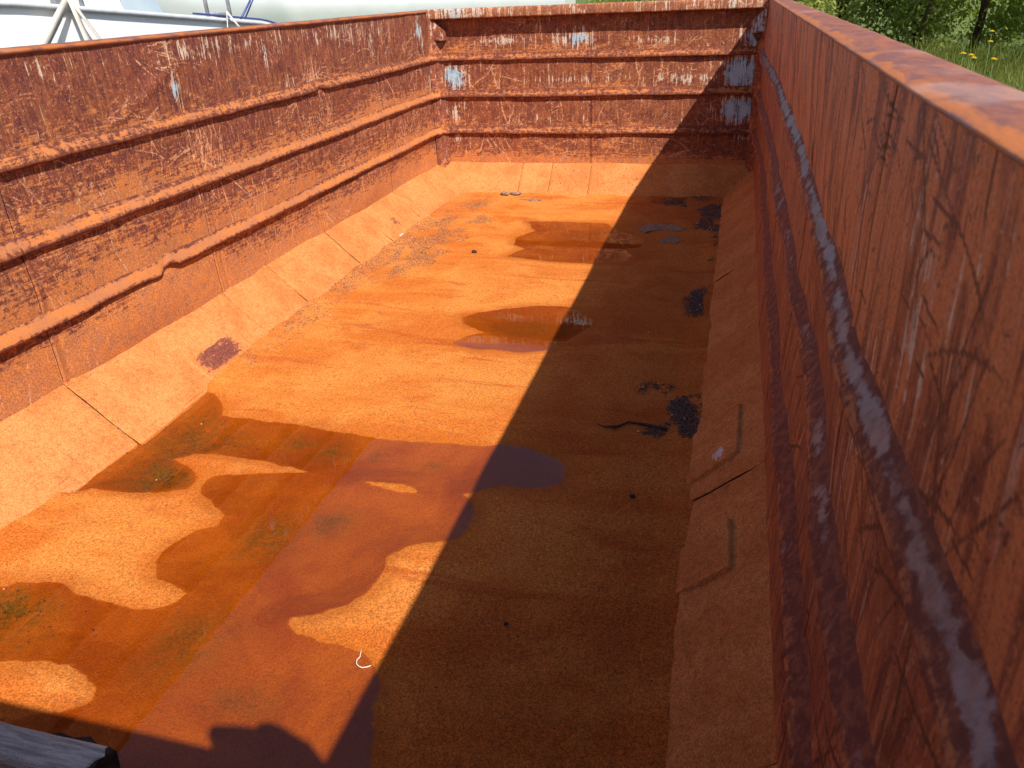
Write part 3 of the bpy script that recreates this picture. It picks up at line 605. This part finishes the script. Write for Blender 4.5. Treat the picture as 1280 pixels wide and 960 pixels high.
# water sheets
ff = gridfaces(len(fx), len(fy))
for s, lab in ((sdA, "broad branching puddle of rusty water across the near floor"), (sdB, "small fish-shaped puddle in the middle of the floor"), (sdC, "ragged shallow puddle nearest the far wall")):
    keep = (s.ravel()[ff] < .012).any(1) & (edge.ravel()[ff] > -.09).any(1); fs = ff[keep]; ids, inv = np.unique(fs, return_inverse=True)
    V = np.stack([X, Y, 0*X+.0002], -1).reshape(-1, 3)[ids]
    o = mesh_obj("puddle", V, inv.reshape(-1, 4), m_water, None); tag(o, lab, None, None, "structure")
def floor_z(x, y):
    i = int(np.clip(np.searchsorted(fx, x), 0, len(fx)-1)); j = int(np.clip(np.searchsorted(fy, y), 0, len(fy)-1)); return float(hgt[i, j])

# ------------------------------------------------------------------ grit heaps and litter on the floor
OCT = np.array([(1, 0, 0), (-1, 0, 0), (0, 1, 0), (0, -1, 0), (0, 0, 1), (0, 0, -1)], float)
OF = np.array([(0, 2, 4), (2, 1, 4), (1, 3, 4), (3, 0, 4), (2, 0, 5), (1, 2, 5), (3, 1, 5), (0, 3, 5)])
def stones(pts, smin, smax, mat, seed, name="gravel"):
    r = np.random.default_rng(seed); n = len(pts); sc = smin+(smax-smin)*r.random(n)**2.5
    V = OCT[None]*(.6+.8*r.random((n, 6, 1)))*sc[:, None, None]*np.array([1, 1, .7]); a = r.random(n)*6.28; c, s = np.cos(a), np.sin(a)
    V = np.stack([V[..., 0]*c[:, None]-V[..., 1]*s[:, None], V[..., 0]*s[:, None]+V[..., 1]*c[:, None], V[..., 2]], -1)+np.asarray(pts)[:, None, :]
    V[..., 2] += sc[:, None]*.35
    F = (OF[None]+6*np.arange(n)[:, None, None]).reshape(-1, 3)
    return mesh_obj(name, V.reshape(-1, 3), F, mat, None, False, dict(tone=np.repeat(r.random(n), 6)))
def fill(poly, n, seed, soft=.05):
    r = np.random.default_rng(seed); P = np.array(poly); lo, hi = P.min(0)-.05, P.max(0)+.05; out = []
    while len(out) < n:
        q = lo+(hi-lo)*r.random((n*3, 2)); s = sdf(q[:, 0]+.05*(fbm(q[:, 0]*9, q[:, 1]*9, 63)-.5), q[:, 1]+.12*(fbm(q[:, 0]*9, q[:, 1]*9, 66)-.5), poly)
        keep = (s < soft*r.random(len(s))**2) & (q[:, 0] > FX-.03) & (q[:, 0] < W-FX+.03) & (fbm(q[:, 0]*9, q[:, 1]*5, 6, 3) > .42+.16*r.random(len(s)))
        out += q[keep].tolist()
    return [(x, y, floor_z(x, y)) for x, y in out[:n]]
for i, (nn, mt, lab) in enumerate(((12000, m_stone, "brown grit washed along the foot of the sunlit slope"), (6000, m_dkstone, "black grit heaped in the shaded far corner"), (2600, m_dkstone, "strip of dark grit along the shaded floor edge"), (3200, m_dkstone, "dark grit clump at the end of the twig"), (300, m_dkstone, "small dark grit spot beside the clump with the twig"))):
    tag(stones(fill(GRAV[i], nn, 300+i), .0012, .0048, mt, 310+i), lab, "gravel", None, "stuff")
q = np.random.default_rng(5).random((1500, 2))*np.array([W-2*FX, 5.4])+np.array([FX, -5.75])
tag(stones([(x, y, floor_z(x, y)) for x, y in q if floor_z(x, y) > .001], .001, .0042, m_stone, 77), "loose grit scattered thinly over the dusty floor", "gravel", None, "stuff")
r_ = np.random.default_rng(15); q = np.array([(r_.normal(.42, .12), r_.normal(-4.1, .17)) for _ in range(700)]+[(r_.normal(.42, .1), r_.normal(-4.86, .07)) for _ in range(300)])
tag(stones([(x, y, floor_z(x, y)+.001) for x, y in q if FX < x < 2 and floor_z(x, y) < -.001], .001, .0045, m_dkstone, 78), "dark grit lying in the puddle by the sunlit slope", "gravel", None, "stuff")

def flake(poly, th, label):
    V = [(x, y, floor_z(x, y)+.002) for x, y in poly]; bm = bmesh.new(); P = []
    for i in range(len(V)):
        a = Vector(V[i]); b = Vector(V[(i+1) % len(V)])
        for k in range(4):
            p = a.lerp(b, k/4); P.append((p.x+random.uniform(-.008, .008), p.y+random.uniform(-.012, .012), 0))
    z0 = sum(v[2] for v in V)/len(V); c = Vector((sum(p[0] for p in P)/len(P), sum(p[1] for p in P)/len(P), 0))
    o = [bm.verts.new((p[0], p[1], z0-.004)) for p in P]; t = [bm.verts.new((p[0]+(c.x-p[0])*.06, p[1]+(c.y-p[1])*.06, z0+th*random.uniform(.6, 1))) for p in P]; m = bm.verts.new((c.x, c.y, z0+th*1.1))
    for i in range(len(P)):
        j = (i+1) % len(P); bm.faces.new((o[i], o[j], t[j], t[i])); bm.faces.new((t[i], t[j], m))
    return tag(bm_obj("mud_flake", bm, m_mud), label, "mud flake")
flake([(1.68, -1.003), (1.773, -.895), (1.907, -.918), (2.014, -.981), (1.968, -1.061), (1.84, -1.04), (1.744, -1.108)], .006, "long dry grey mud flake in shade by the far corner")
flake([(1.863, -1.287), (1.925, -1.157), (1.991, -1.236), (1.963, -1.325)], .005, "short dry grey mud flake in front of the long one")
flake([(.70, -.33), (.82, -.30), (.9, -.33), (.82, -.37)], .004, "thin mud flake in the sun below the far slope")
def lump(x, y, sx, sy, sz, mat, name, label, cat, seed):
    bm = bmesh.new(); bmesh.ops.create_icosphere(bm, subdivisions=3, radius=1); z = floor_z(x, y)
    for v in bm.verts:
        p = v.co; k = .35+1.25*float(fbm(p.x*2.3+seed, p.y*2.3+p.z*1.9, seed))
        v.co = Vector((p.x*sx*k, p.y*sy*k, p.z*sz*k))
    zm = min(v.co.z for v in bm.verts)
    for v in bm.verts: v.co += Vector((x, y, z-zm*.6))
    return tag(bm_obj(name, bm, mat, None, True), label, cat)
lump(.575, -.232, .034, .026, .014, m_mud, "mud_lump", "grey brown mud lump at the far slope, the one nearer the sunlit wall", "mud lump", 3)
lump(.66, -.225, .045, .022, .012, m_mud, "mud_lump", "grey brown mud lump at the far slope, the one farther right", "mud lump", 8)
lump(.772, -1.667, .016, .010, .010, m_black, "stone", "small black stone lying alone on the sunlit floor", "stone", 5)
lump(2.03, -4.02, .009, .009, .005, m_black, "stone", "tiny dark stone at the foot of the shaded slope", "stone", 6)
lump(1.79, -4.63, .005, .006, .003, m_black, "stone", "tiny dark stone alone on the shaded near floor", "stone", 9)
tw = [(1.849, -3.598), (1.881, -3.615), (1.926, -3.600), (1.959, -3.565), (1.993, -3.564), (2.045, -3.575), (2.10, -3.59)]
tw = [(x, y, floor_z(x, y)+.006) for x, y in tw]
t_ = empty("twig", tw[3]); tag(t_, "thin crooked dark twig sticking out of the grit clump", "twig")
a_ = tube("stem", tw, [.0018, .003, .0045, .004, .005, .006, .006], m_bark); a_.parent = t_; a_.matrix_parent_inverse = Matrix.Translation(-Vector(tw[3]))
a_ = tube("side_shoot", [tw[2], (1.918, -3.622, tw[2][2]+.004), (1.905, -3.63, tw[2][2]+.003)], [.004, .003, .0015], m_bark); a_.parent = t_; a_.matrix_parent_inverse = Matrix.Translation(-Vector(tw[3]))
th = [(1.464, -4.784), (1.466, -4.795), (1.469, -4.804), (1.466, -4.815), (1.470, -4.826), (1.479, -4.832), (1.489, -4.834), (1.50, -4.829), (1.507, -4.823)]
tag(tube("thread", [(x, y, max(floor_z(x, y), 0)+.003) for x, y in th], .0011, m_white_thread), "white curl of thread at the puddle edge", "thread")

# ------------------------------------------------------------------ timber lying at the near end
tb = empty("timber_beam", (.8, -5.30, 0)); tag(tb, "weathered grey timber lying on the floor at the near end", "timber")
n = 90; xa = np.linspace(.30, 1.175, n); sec = []
for q in range(24):
    an = q/24*4; s = int(an); f = an-s
    c4 = [(-.5, 0), (.5, 0), (.5, 1), (-.5, 1)]; a, b = c4[s], c4[(s+1) % 4]; sec.append((a[0]+(b[0]-a[0])*f, a[1]+(b[1]-a[1])*f))
P = np.zeros((n, 25, 3))
for j in range(25):
    sx, sz = sec[j % 24]; rr = 1-.07*((abs(sx) > .45) and (sz > .9 or sz < .1))
    wob = .007*(fbm(xa*9, xa*0+j*.6, 5)-.5)
    P[:, j, 0] = xa+(.012*(vn(np.array(j*.9), np.array(3.), 2)-.5) if j is not None else 0)
    P[:, j, 1] = -5.292+sx*.085*rr+wob-.008*(xa-1.175); P[:, j, 2] = np.maximum(-.008, -.008+sz*.172*(rr if sz > .5 else 1)+wob)
    P[-1, j, 0] += .01*math.sin(j*1.9)
b_ = grid_obj("trunk", P, m_timber, None, None, True); b_.name = "plank_body"; b_.parent = tb; b_.matrix_parent_inverse = Matrix.Translation((-.8, 5.30, 0))
bm = bmesh.new(); bm.faces.new([bm.verts.new(P[-1, j]+np.array((-.004, 0, 0))) for j in range(24)]); bm.faces.new([bm.verts.new(P[0, j]) for j in range(24)][::-1])
e_ = bm_obj("end_grain", bm, m_timber_end); e_.parent = tb; e_.matrix_parent_inverse = Matrix.Translation((-.8, 5.30, 0))
bm = bmesh.new()
sp = [(1.00, -5.252), (1.03, -5.236), (1.07, -5.240), (1.10, -5.230), (1.135, -5.246), (1.15, -5.254), (1.08, -5.256)]
bm_pts = [(x, y, .128) for x, y in sp]; bm.free()
e_ = prism("splinter", bm_pts, (0, 0, .009), m_timber_end); e_.parent = tb; e_.matrix_parent_inverse = Matrix.Translation((-.8, 5.30, 0))

# ------------------------------------------------------------------ boats beyond the sunlit wall
m_gel = mat_simple("white_gelcoat", (0.86, 0.855, 0.84), (0.90, 0.895, 0.88), 3, .25, .02, .002, .5)
m_gel2 = mat_simple("pale_blue_gelcoat", (0.80, 0.81, 0.83), (0.85, 0.86, 0.87), 3, .25, .02, .002, .5)
m_navy = mat_simple("navy_trim", (0.03, 0.045, 0.20), (0.05, 0.07, 0.26), 10, .4, .05)
m_grey = mat_simple("grey_rubber", (0.50, 0.51, 0.53), (0.60, 0.61, 0.63), 20, .6, .1)
m_steel = mat_simple("rail_steel", (0.20, 0.20, 0.21), (0.30, 0.30, 0.31), 20, .35, .05)
m_strap = mat_simple("cream_webbing", (0.62, 0.54, 0.45), (0.72, 0.65, 0.56), 120, .9, .4)
m_glass = mat_simple("tinted_screen", (0.35, 0.42, 0.47), (0.42, 0.48, 0.52), 3, .1, .0, .001, .6)
m_wood = mat_simple("cradle_wood", (0.25, 0.17, 0.10), (0.36, 0.26, 0.16), 30, .85)
def boat(loc, rotz, length, hb, sheer, zk, m_hull, m_trim, label):
    """local: bow at -Y end, stern at +Y end; sheer(s) gives gunwale height, s in 0..1 from the bow"""
    root = empty("boat", loc); root.rotation_euler = (0, 0, rotz); tag(root, label, "boat", "boats laid up beside the container")
    S = np.linspace(0, 1, 60); secN = [(0, 0), (.35, .06), (.66, .16), (.70, .19), (.74, .20), (.88, .48), (.925, .52), (.925, .56), (.975, .74), (.995, .77), (.995, .80), (1.0, 1.0)]
    P = np.zeros((60, 2*len(secN)-1, 3))
    for i, s in enumerate(S):
        b = hb*min(1, (s/.42)**.62 if s > 0 else 0.02)*(1-.06*max(0, (s-.6)/.4)); b = max(b, .02); zt = sheer(s); z0 = zk+.55*max(0, 1-s/.25)**2
        row = [(-o*b, z0+(zt-z0)*z) for o, z in secN[::-1]]+[(o*b, z0+(zt-z0)*z) for o, z in secN[1:]]
        for j, (x, z) in enumerate(row): P[i, j] = (x, (s-.5)*length, z)
    h = grid_obj("hull", P, m_hull, root, None, True)
    V = [P[-1, j] for j in range(P.shape[1])]; bm = bmesh.new(); bm.faces.new([bm.verts.new(v) for v in V]); bm_obj("transom", bm, m_hull, root)
    # deck with coaming
    D = np.zeros((60, 9, 3))
    for i in range(60):
        for j in range(9):
            f = j/8; D[i, j] = P[i, 0]*(1-f)+P[i, -1]*f; D[i, j, 2] += .05*math.sin(f*math.pi)-.02
    grid_obj("deck", D, m_hull, root)
    for sd_ in (0, -1):
        tube("rub_rail", [tuple(P[i, sd_]+np.array((.012*(1 if sd_ else -1), 0, -.012))) for i in range(0, 60, 2)], .014, m_trim, root)
    return root, P
RA = Matrix.Translation
sheerA = lambda s: 1.66-.075*(s*5.3-.0)*.62-.10*sst(.90, 1.0, np.array(s)).item()
bA, PA = boat((-1.72, -3.05, 0), 0, 5.3, .93, lambda s: float(1.484+.30*(max(0, .47-s)/.47)**1.5 - .155*max(0, (s-.49)/.37) - .07*sst(.88, 1., np.array(s))), .22, m_gel, m_grey, "white boat with stepped hull right behind the sunlit wall")
def gun(y, P=PA, by=-3.05):
    j = int(np.argmin(np.abs(P[:, -1, 1]-(y-by)))); return P[j, -1]
# coaming, screen, rails, cleat
for (y0, y1) in ((-3.5, -1.9),):
    prism("coaming", [(.62, y0+3.05, 1.36), (.62, y1+3.05, 1.30), (.56, y1+3.05, 1.50), (.52, y0+3.05, 1.58)], (-1.2, 0, 0), m_gel, bA, .01)
prism("windscreen", [(.55, -1.85+3.05, 1.36), (.50, -1.42+3.05, 1.33), (.46, -1.55+3.05, 1.62), (.50, -1.85+3.05, 1.66)], (-.012, 0, 0), m_glass, bA, .002)
for y in (-2.55, -1.52, -1.28): tube("rail_post", [(gun(y)[0]-.05, y+3.05, gun(y)[2]-.02), (gun(y)[0]-.06, y+3.05, gun(y)[2]+.34)], .012, m_steel, bA, 8)
tube("hand_rail", [(gun(y)[0]-.06, y+3.05, gun(y)[2]+.34) for y in (-2.55, -2.0, -1.52, -1.28)], .013, m_steel, bA, 8)
tube("trim_line", [tuple(PA[i, -1]+np.array((.004, 0, .012))) for i in range(44, 60)], .006, m_navy, bA)
tube("trim_line", [(gun(-1.20)[0]-.03, -1.20+3.05, 1.34), (gun(-1.0)[0]-.05, -1.02+3.05, 1.44), (gun(-1.0)[0]-.08, -.9+3.05, 1.62)], .007, m_navy, bA)
tube("trim_line", [(gun(-1.15)[0]-.06, -1.10+3.05, 1.34), (gun(-1.0)[0]-.08, -.93+3.05, 1.45), (gun(-1.0)[0]-.1, -.8+3.05, 1.62)], .005, m_navy, bA)
for y in (-2.72, -1.45): box("cleat", (gun(y)[0]-.03, y+3.05-.05, gun(y)[2]-.01), (gun(y)[0]+.0, y+3.05+.05, gun(y)[2]+.03), m_steel, bA, .006)
for y in (-4.3, -1.3):
    o = box("boat_cradle", (-2.35, y-.07, -.32), (-1.05, y+.07, .235), m_wood); tag(o, "timber block under the white boat, the one %s the far wall" % ("away from" if y < -2 else "towards"), "cradle", "timber blocks under the white boat")
bB, PB = boat((-3.9, 6.6, 0), -math.pi/2*.93, 7.2, 1.15, lambda s: 2.35+.3*(1-s)**2, .15, m_gel2, m_navy, "larger pale blue grey boat farther off behind the far wall")
o = box("boat_cradle", (-5.2, 5.8, -.32), (-4.9, 7.4, .18), m_wood); tag(o, "timber block under the larger boat's left end", "cradle")
o = box("boat_cradle", (-2.6, 5.7, -.32), (-2.3, 7.3, .18), m_wood); tag(o, "timber block under the larger boat's right end", "cradle")
# tie-down straps hanging over the hull
def strap(pts, w, label, name="tie_down_strap"):
    pts = [Vector(p) for p in pts]; bm = bmesh.new(); L = []
    for i, p in enumerate(pts):
        t = (pts[min(i+1, len(pts)-1)]-pts[max(i-1, 0)]).normalized(); s = t.cross(Vector((1, 0, 0))).normalized(); tw_ = .35*math.sin(i*.5+w*40)
        s = (s+Vector((tw_, 0, 0))).normalized(); L.append([bm.verts.new(p+s*w/2), bm.verts.new(p+s*w/2+Vector((.003, 0, 0))), bm.verts.new(p-s*w/2+Vector((.003, 0, 0))), bm.verts.new(p-s*w/2)])
    for a, b in zip(L[:-1], L[1:]):
        for q in range(4): bm.faces.new((a[q], a[(q+1) % 4], b[(q+1) % 4], b[q]))
    bm.faces.new(L[0]); bm.faces.new(L[-1][::-1]); bmesh.ops.recalc_face_normals(bm, faces=bm.faces[:])
    return tag(bm_obj(name, bm, m_strap, None, True), label, "strap", "straps over the white boat")
g = gun(-2.72); top = (g[0]-1.72+.035, -2.72, g[2]+.03)
def hang(y1, z1, x1=-.74, n=9): return [(top[0]+(x1-top[0])*min(1, k/3), top[1]+(y1-top[1])*k/(n-1), top[2]+(z1-top[2])*k/(n-1)) for k in range(n)]
strap(hang(-3.75, .75, -.70), .05, "broad cream strap slanting left down the white hull")
strap(hang(-2.62, .70, -.72), .045, "cream strap hanging straight down the white hull")
strap(hang(-2.28, .70, -.715), .025, "narrow cream strap slanting right down the white hull")
g = gun(-1.45); top = (g[0]-1.72+.035, -1.45, g[2]+.03)
strap(hang(-1.85, .8, -.72), .02, "thin cord like strap slanting left from the boat's aft cleat")
strap(hang(-1.0, .8, -.72), .02, "thin cord like strap slanting right from the boat's aft cleat")

# ------------------------------------------------------------------ greenery beyond the shaded wall
def mat_leaf(name, dark, light):
    M = Mat(name); a = M.attr("tone"); c = M.mix(M.step(a, .05, .95), dark, light); t = M.t
    M.fin(c, .55, None, .35); tl = t.nodes.new("ShaderNodeBsdfTranslucent"); M.put(tl.inputs[0], M.mix(.5, c, (0.40, 0.48, 0.05)))
    mx = t.nodes.new("ShaderNodeMixShader"); mx.inputs[0].default_value = .5; M.lk(M.b.outputs[0], mx.inputs[1]); M.lk(tl.outputs[0], mx.inputs[2]); M.lk(mx.outputs[0], M.out.inputs[0]); return M.m
m_leafA = mat_leaf("shrub_leaf", (0.10, 0.15, 0.02), (0.40, 0.46, 0.08)); m_leafB = mat_leaf("shrub_leaf_pale", (0.13, 0.17, 0.03), (0.50, 0.53, 0.14)); m_grass = mat_leaf("grass_blade", (0.09, 0.13, 0.022), (0.34, 0.34, 0.09))
def gz(x, y): return float(ground_h(np.array(float(x)), np.array(float(y))))
def leaves(cs, n, size, seed, spread):
    r = np.random.default_rng(seed); cs = np.asarray(cs); i = r.integers(0, len(cs), n); d = r.normal(0, 1, (n, 3)); d /= np.linalg.norm(d, axis=1)[:, None]
    p = cs[i, :3]+d*(cs[i, 3]*(.25+.8*r.random(n)))[:, None]*np.array([1, 1, .85]); a = r.normal(0, 1, (n, 3)); a[:, 2] -= .2; a /= np.linalg.norm(a, axis=1)[:, None]
    b = np.cross(a, r.normal(0, 1, (n, 3))); b /= np.linalg.norm(b, axis=1)[:, None]; c = np.cross(a, b); L = (size*(.6+.8*r.random(n)))[:, None]
    V = np.stack([p-a*L, p+b*L*.45+c*L*.1, p+a*L, p-b*L*.45+c*L*.1], 1); ok = V[..., 2].min(1) > -.2
    V = V[ok]; n = len(V); tone = np.clip(r.random(len(ok))*.7+.3*vn(p[:, 0]*3, p[:, 2]*3+p[:, 1]), 0, 1)[ok]
    return V.reshape(-1, 3), np.arange(n*4).reshape(-1, 4), np.repeat(tone, 4)
def shrub(x, y, h, w, n, mat, seed, label, size=.040):
    r = np.random.default_rng(seed); z = gz(x, y); root = empty("shrub", (x, y, z)); tag(root, label, "shrub", "shrubs on the bank")
    cs = [(r.normal(0, w*.42), r.normal(0, w*.36), h*r.uniform(.12, .95), w*r.uniform(.20, .36)) for _ in range(34)]
    V, F, tone = leaves(cs, n, size, seed, w); mesh_obj("crown", V, F, mat, root, False, dict(tone=tone))
    for k in range(5):
        c = cs[k]; tube("trunk", [(r.normal(0, .05), r.normal(0, .05), -.1), (c[0]*.4, c[1]*.4, c[2]*.5), (c[0], c[1], c[2])], [.025, .016, .006], m_bark, root, 5)
sh = [(1.2, 7.6, 2.2, 1.5, m_leafA, "dark green shrub hidden behind the far header rail"), (2.75, 5.7, 2.1, 1.05, m_leafB, "pale leafed shrub nearest the far corner of the container"), (3.55, 6.2, 2.5, 1.25, m_leafA, "mid green shrub second from the container's far corner"),
      (4.35, 5.6, 2.6, 1.2, m_leafB, "bright leafy shrub in the middle of the bank"), (5.15, 6.0, 2.9, 1.4, m_leafA, "dark dense shrub behind the yellow flowers"), (6.1, 5.2, 2.8, 1.5, m_leafA, "dark shrub at the picture's right edge"), (7.4, 5.0, 2.6, 1.6, m_leafB, "pale shrub outside the right edge of the picture"), (4.9, 8.4, 3.4, 2.2, m_leafA, "tall dark shrub behind the others")]
for i, (x, y, h, w, mt, lab) in enumerate(sh): shrub(x, y, h, w, 10000, mt, 500+i, lab)
r = np.random.default_rng(9); n = 60000
gx_ = r.uniform(2.9, 8.5, n); gy_ = r.uniform(-3.0, 5.6, n); keep = (gx_+.45*np.maximum(gy_-1, 0) > 3.1); gx_, gy_ = gx_[keep], gy_[keep]; n = len(gx_)
gz_ = ground_h(gx_, gy_)-.02; hh = r.uniform(.22, .62, n)*(.6+.6*vn(gx_*1.3, gy_*1.3, 4)); an = r.uniform(0, 6.28, n); ln = r.uniform(.05, .45, n)*hh; la = r.uniform(0, 6.28, n); ww = r.uniform(.003, .007, n)
bx = np.stack([np.cos(an)*ww, np.sin(an)*ww, 0*an], -1); base = np.stack([gx_, gy_, gz_], -1); lean = np.stack([np.cos(la)*ln, np.sin(la)*ln, 0*la], -1)
mid_ = base+lean*.3+np.stack([0*hh, 0*hh, hh*.6], -1); tip = base+lean+np.stack([0*hh, 0*hh, hh], -1)
V = np.stack([base-bx, base+bx, mid_+bx*.8, mid_-bx*.8, tip+bx*.15, tip-bx*.15], 1).reshape(-1, 3); k6 = 6*np.arange(n)[:, None]
F = np.concatenate([k6+np.array([[0, 1, 2, 3]]), k6+np.array([[3, 2, 4, 5]])])
tag(mesh_obj("tall_grass", V, F, m_grass, None, True, dict(tone=np.repeat(np.clip(.5*r.random(n)+.5*vn(gx_*2, gy_*2, 8), 0, 1), 6))), "tall uncut grass on the bank beyond the shaded wall", "grass", None, "stuff")
m_petal = mat_simple("yellow_petal", (0.75, 0.52, 0.02), (0.8, 0.6, 0.03), 30, .6, .1)
m_stem = mat_simple("green_stem", (0.07, 0.11, 0.02), (0.10, 0.15, 0.03), 30, .7, .1)
def flower(x, y, z, label):
    g0 = gz(x, y); root = empty("yellow_flower", (x, y, g0)); tag(root, label, "flower", "yellow flowers in the grass"); h = z-g0
    tube("stem", [(0, 0, -.02), (.012, .01, h*.5), (0, 0, h)], .003, m_stem, root, 5)
    bm = bmesh.new()
    for ring_, (nn, rr, zz) in enumerate(((14, .026, .006), (10, .018, .012), (6, .009, .016))):
        for q in range(nn):
            a = 6.283*q/nn+ring_*.3; d = Vector((math.cos(a), math.sin(a), 0)); s = Vector((-d.y, d.x, 0))*.004
            v = [bm.verts.new(p+Vector((0, 0, h))) for p in (-s*.4, s*.4, d*rr+s+Vector((0, 0, zz)), d*rr-s+Vector((0, 0, zz)))]; bm.faces.new(v)
    bm_obj("flower_head", bm, m_petal, root)
for (px, py, dist, lab) in ((1240, 40, 8.6, "yellow flower highest up the bank, right under the shrubs"), (1238, 53, 8.0, "yellow flower just below the topmost one"), (1204, 68, 7.2, "leftmost yellow flower, close above the rim"), (1214, 70, 7.2, "middle yellow flower of the three close together"), (1217, 73.5, 7.1, "lowest right yellow flower of the three close together"), (1242, 75, 7.0, "yellow flower standing alone, right of the three")):
    d = fwd+r2*((px-640)/963.64)+u2*((480-py)/963.64); p = CAM+d*(dist/math.hypot(d.x, d.y)); flower(p.x, p.y, p.z, lab)
for x, y, lab in ((3.28, 7.4, "grey fence post behind the pale shrub"),):
    pr_ = empty("fence_post", (x, y, gz(x, y))); tag(pr_, lab, "post"); box("post", (-.04, -.04, -.05), (.04, .04, 2.2), m_grey, pr_); box("cap", (-.05, -.05, 2.2), (.05, .05, 2.23), m_steel, pr_)
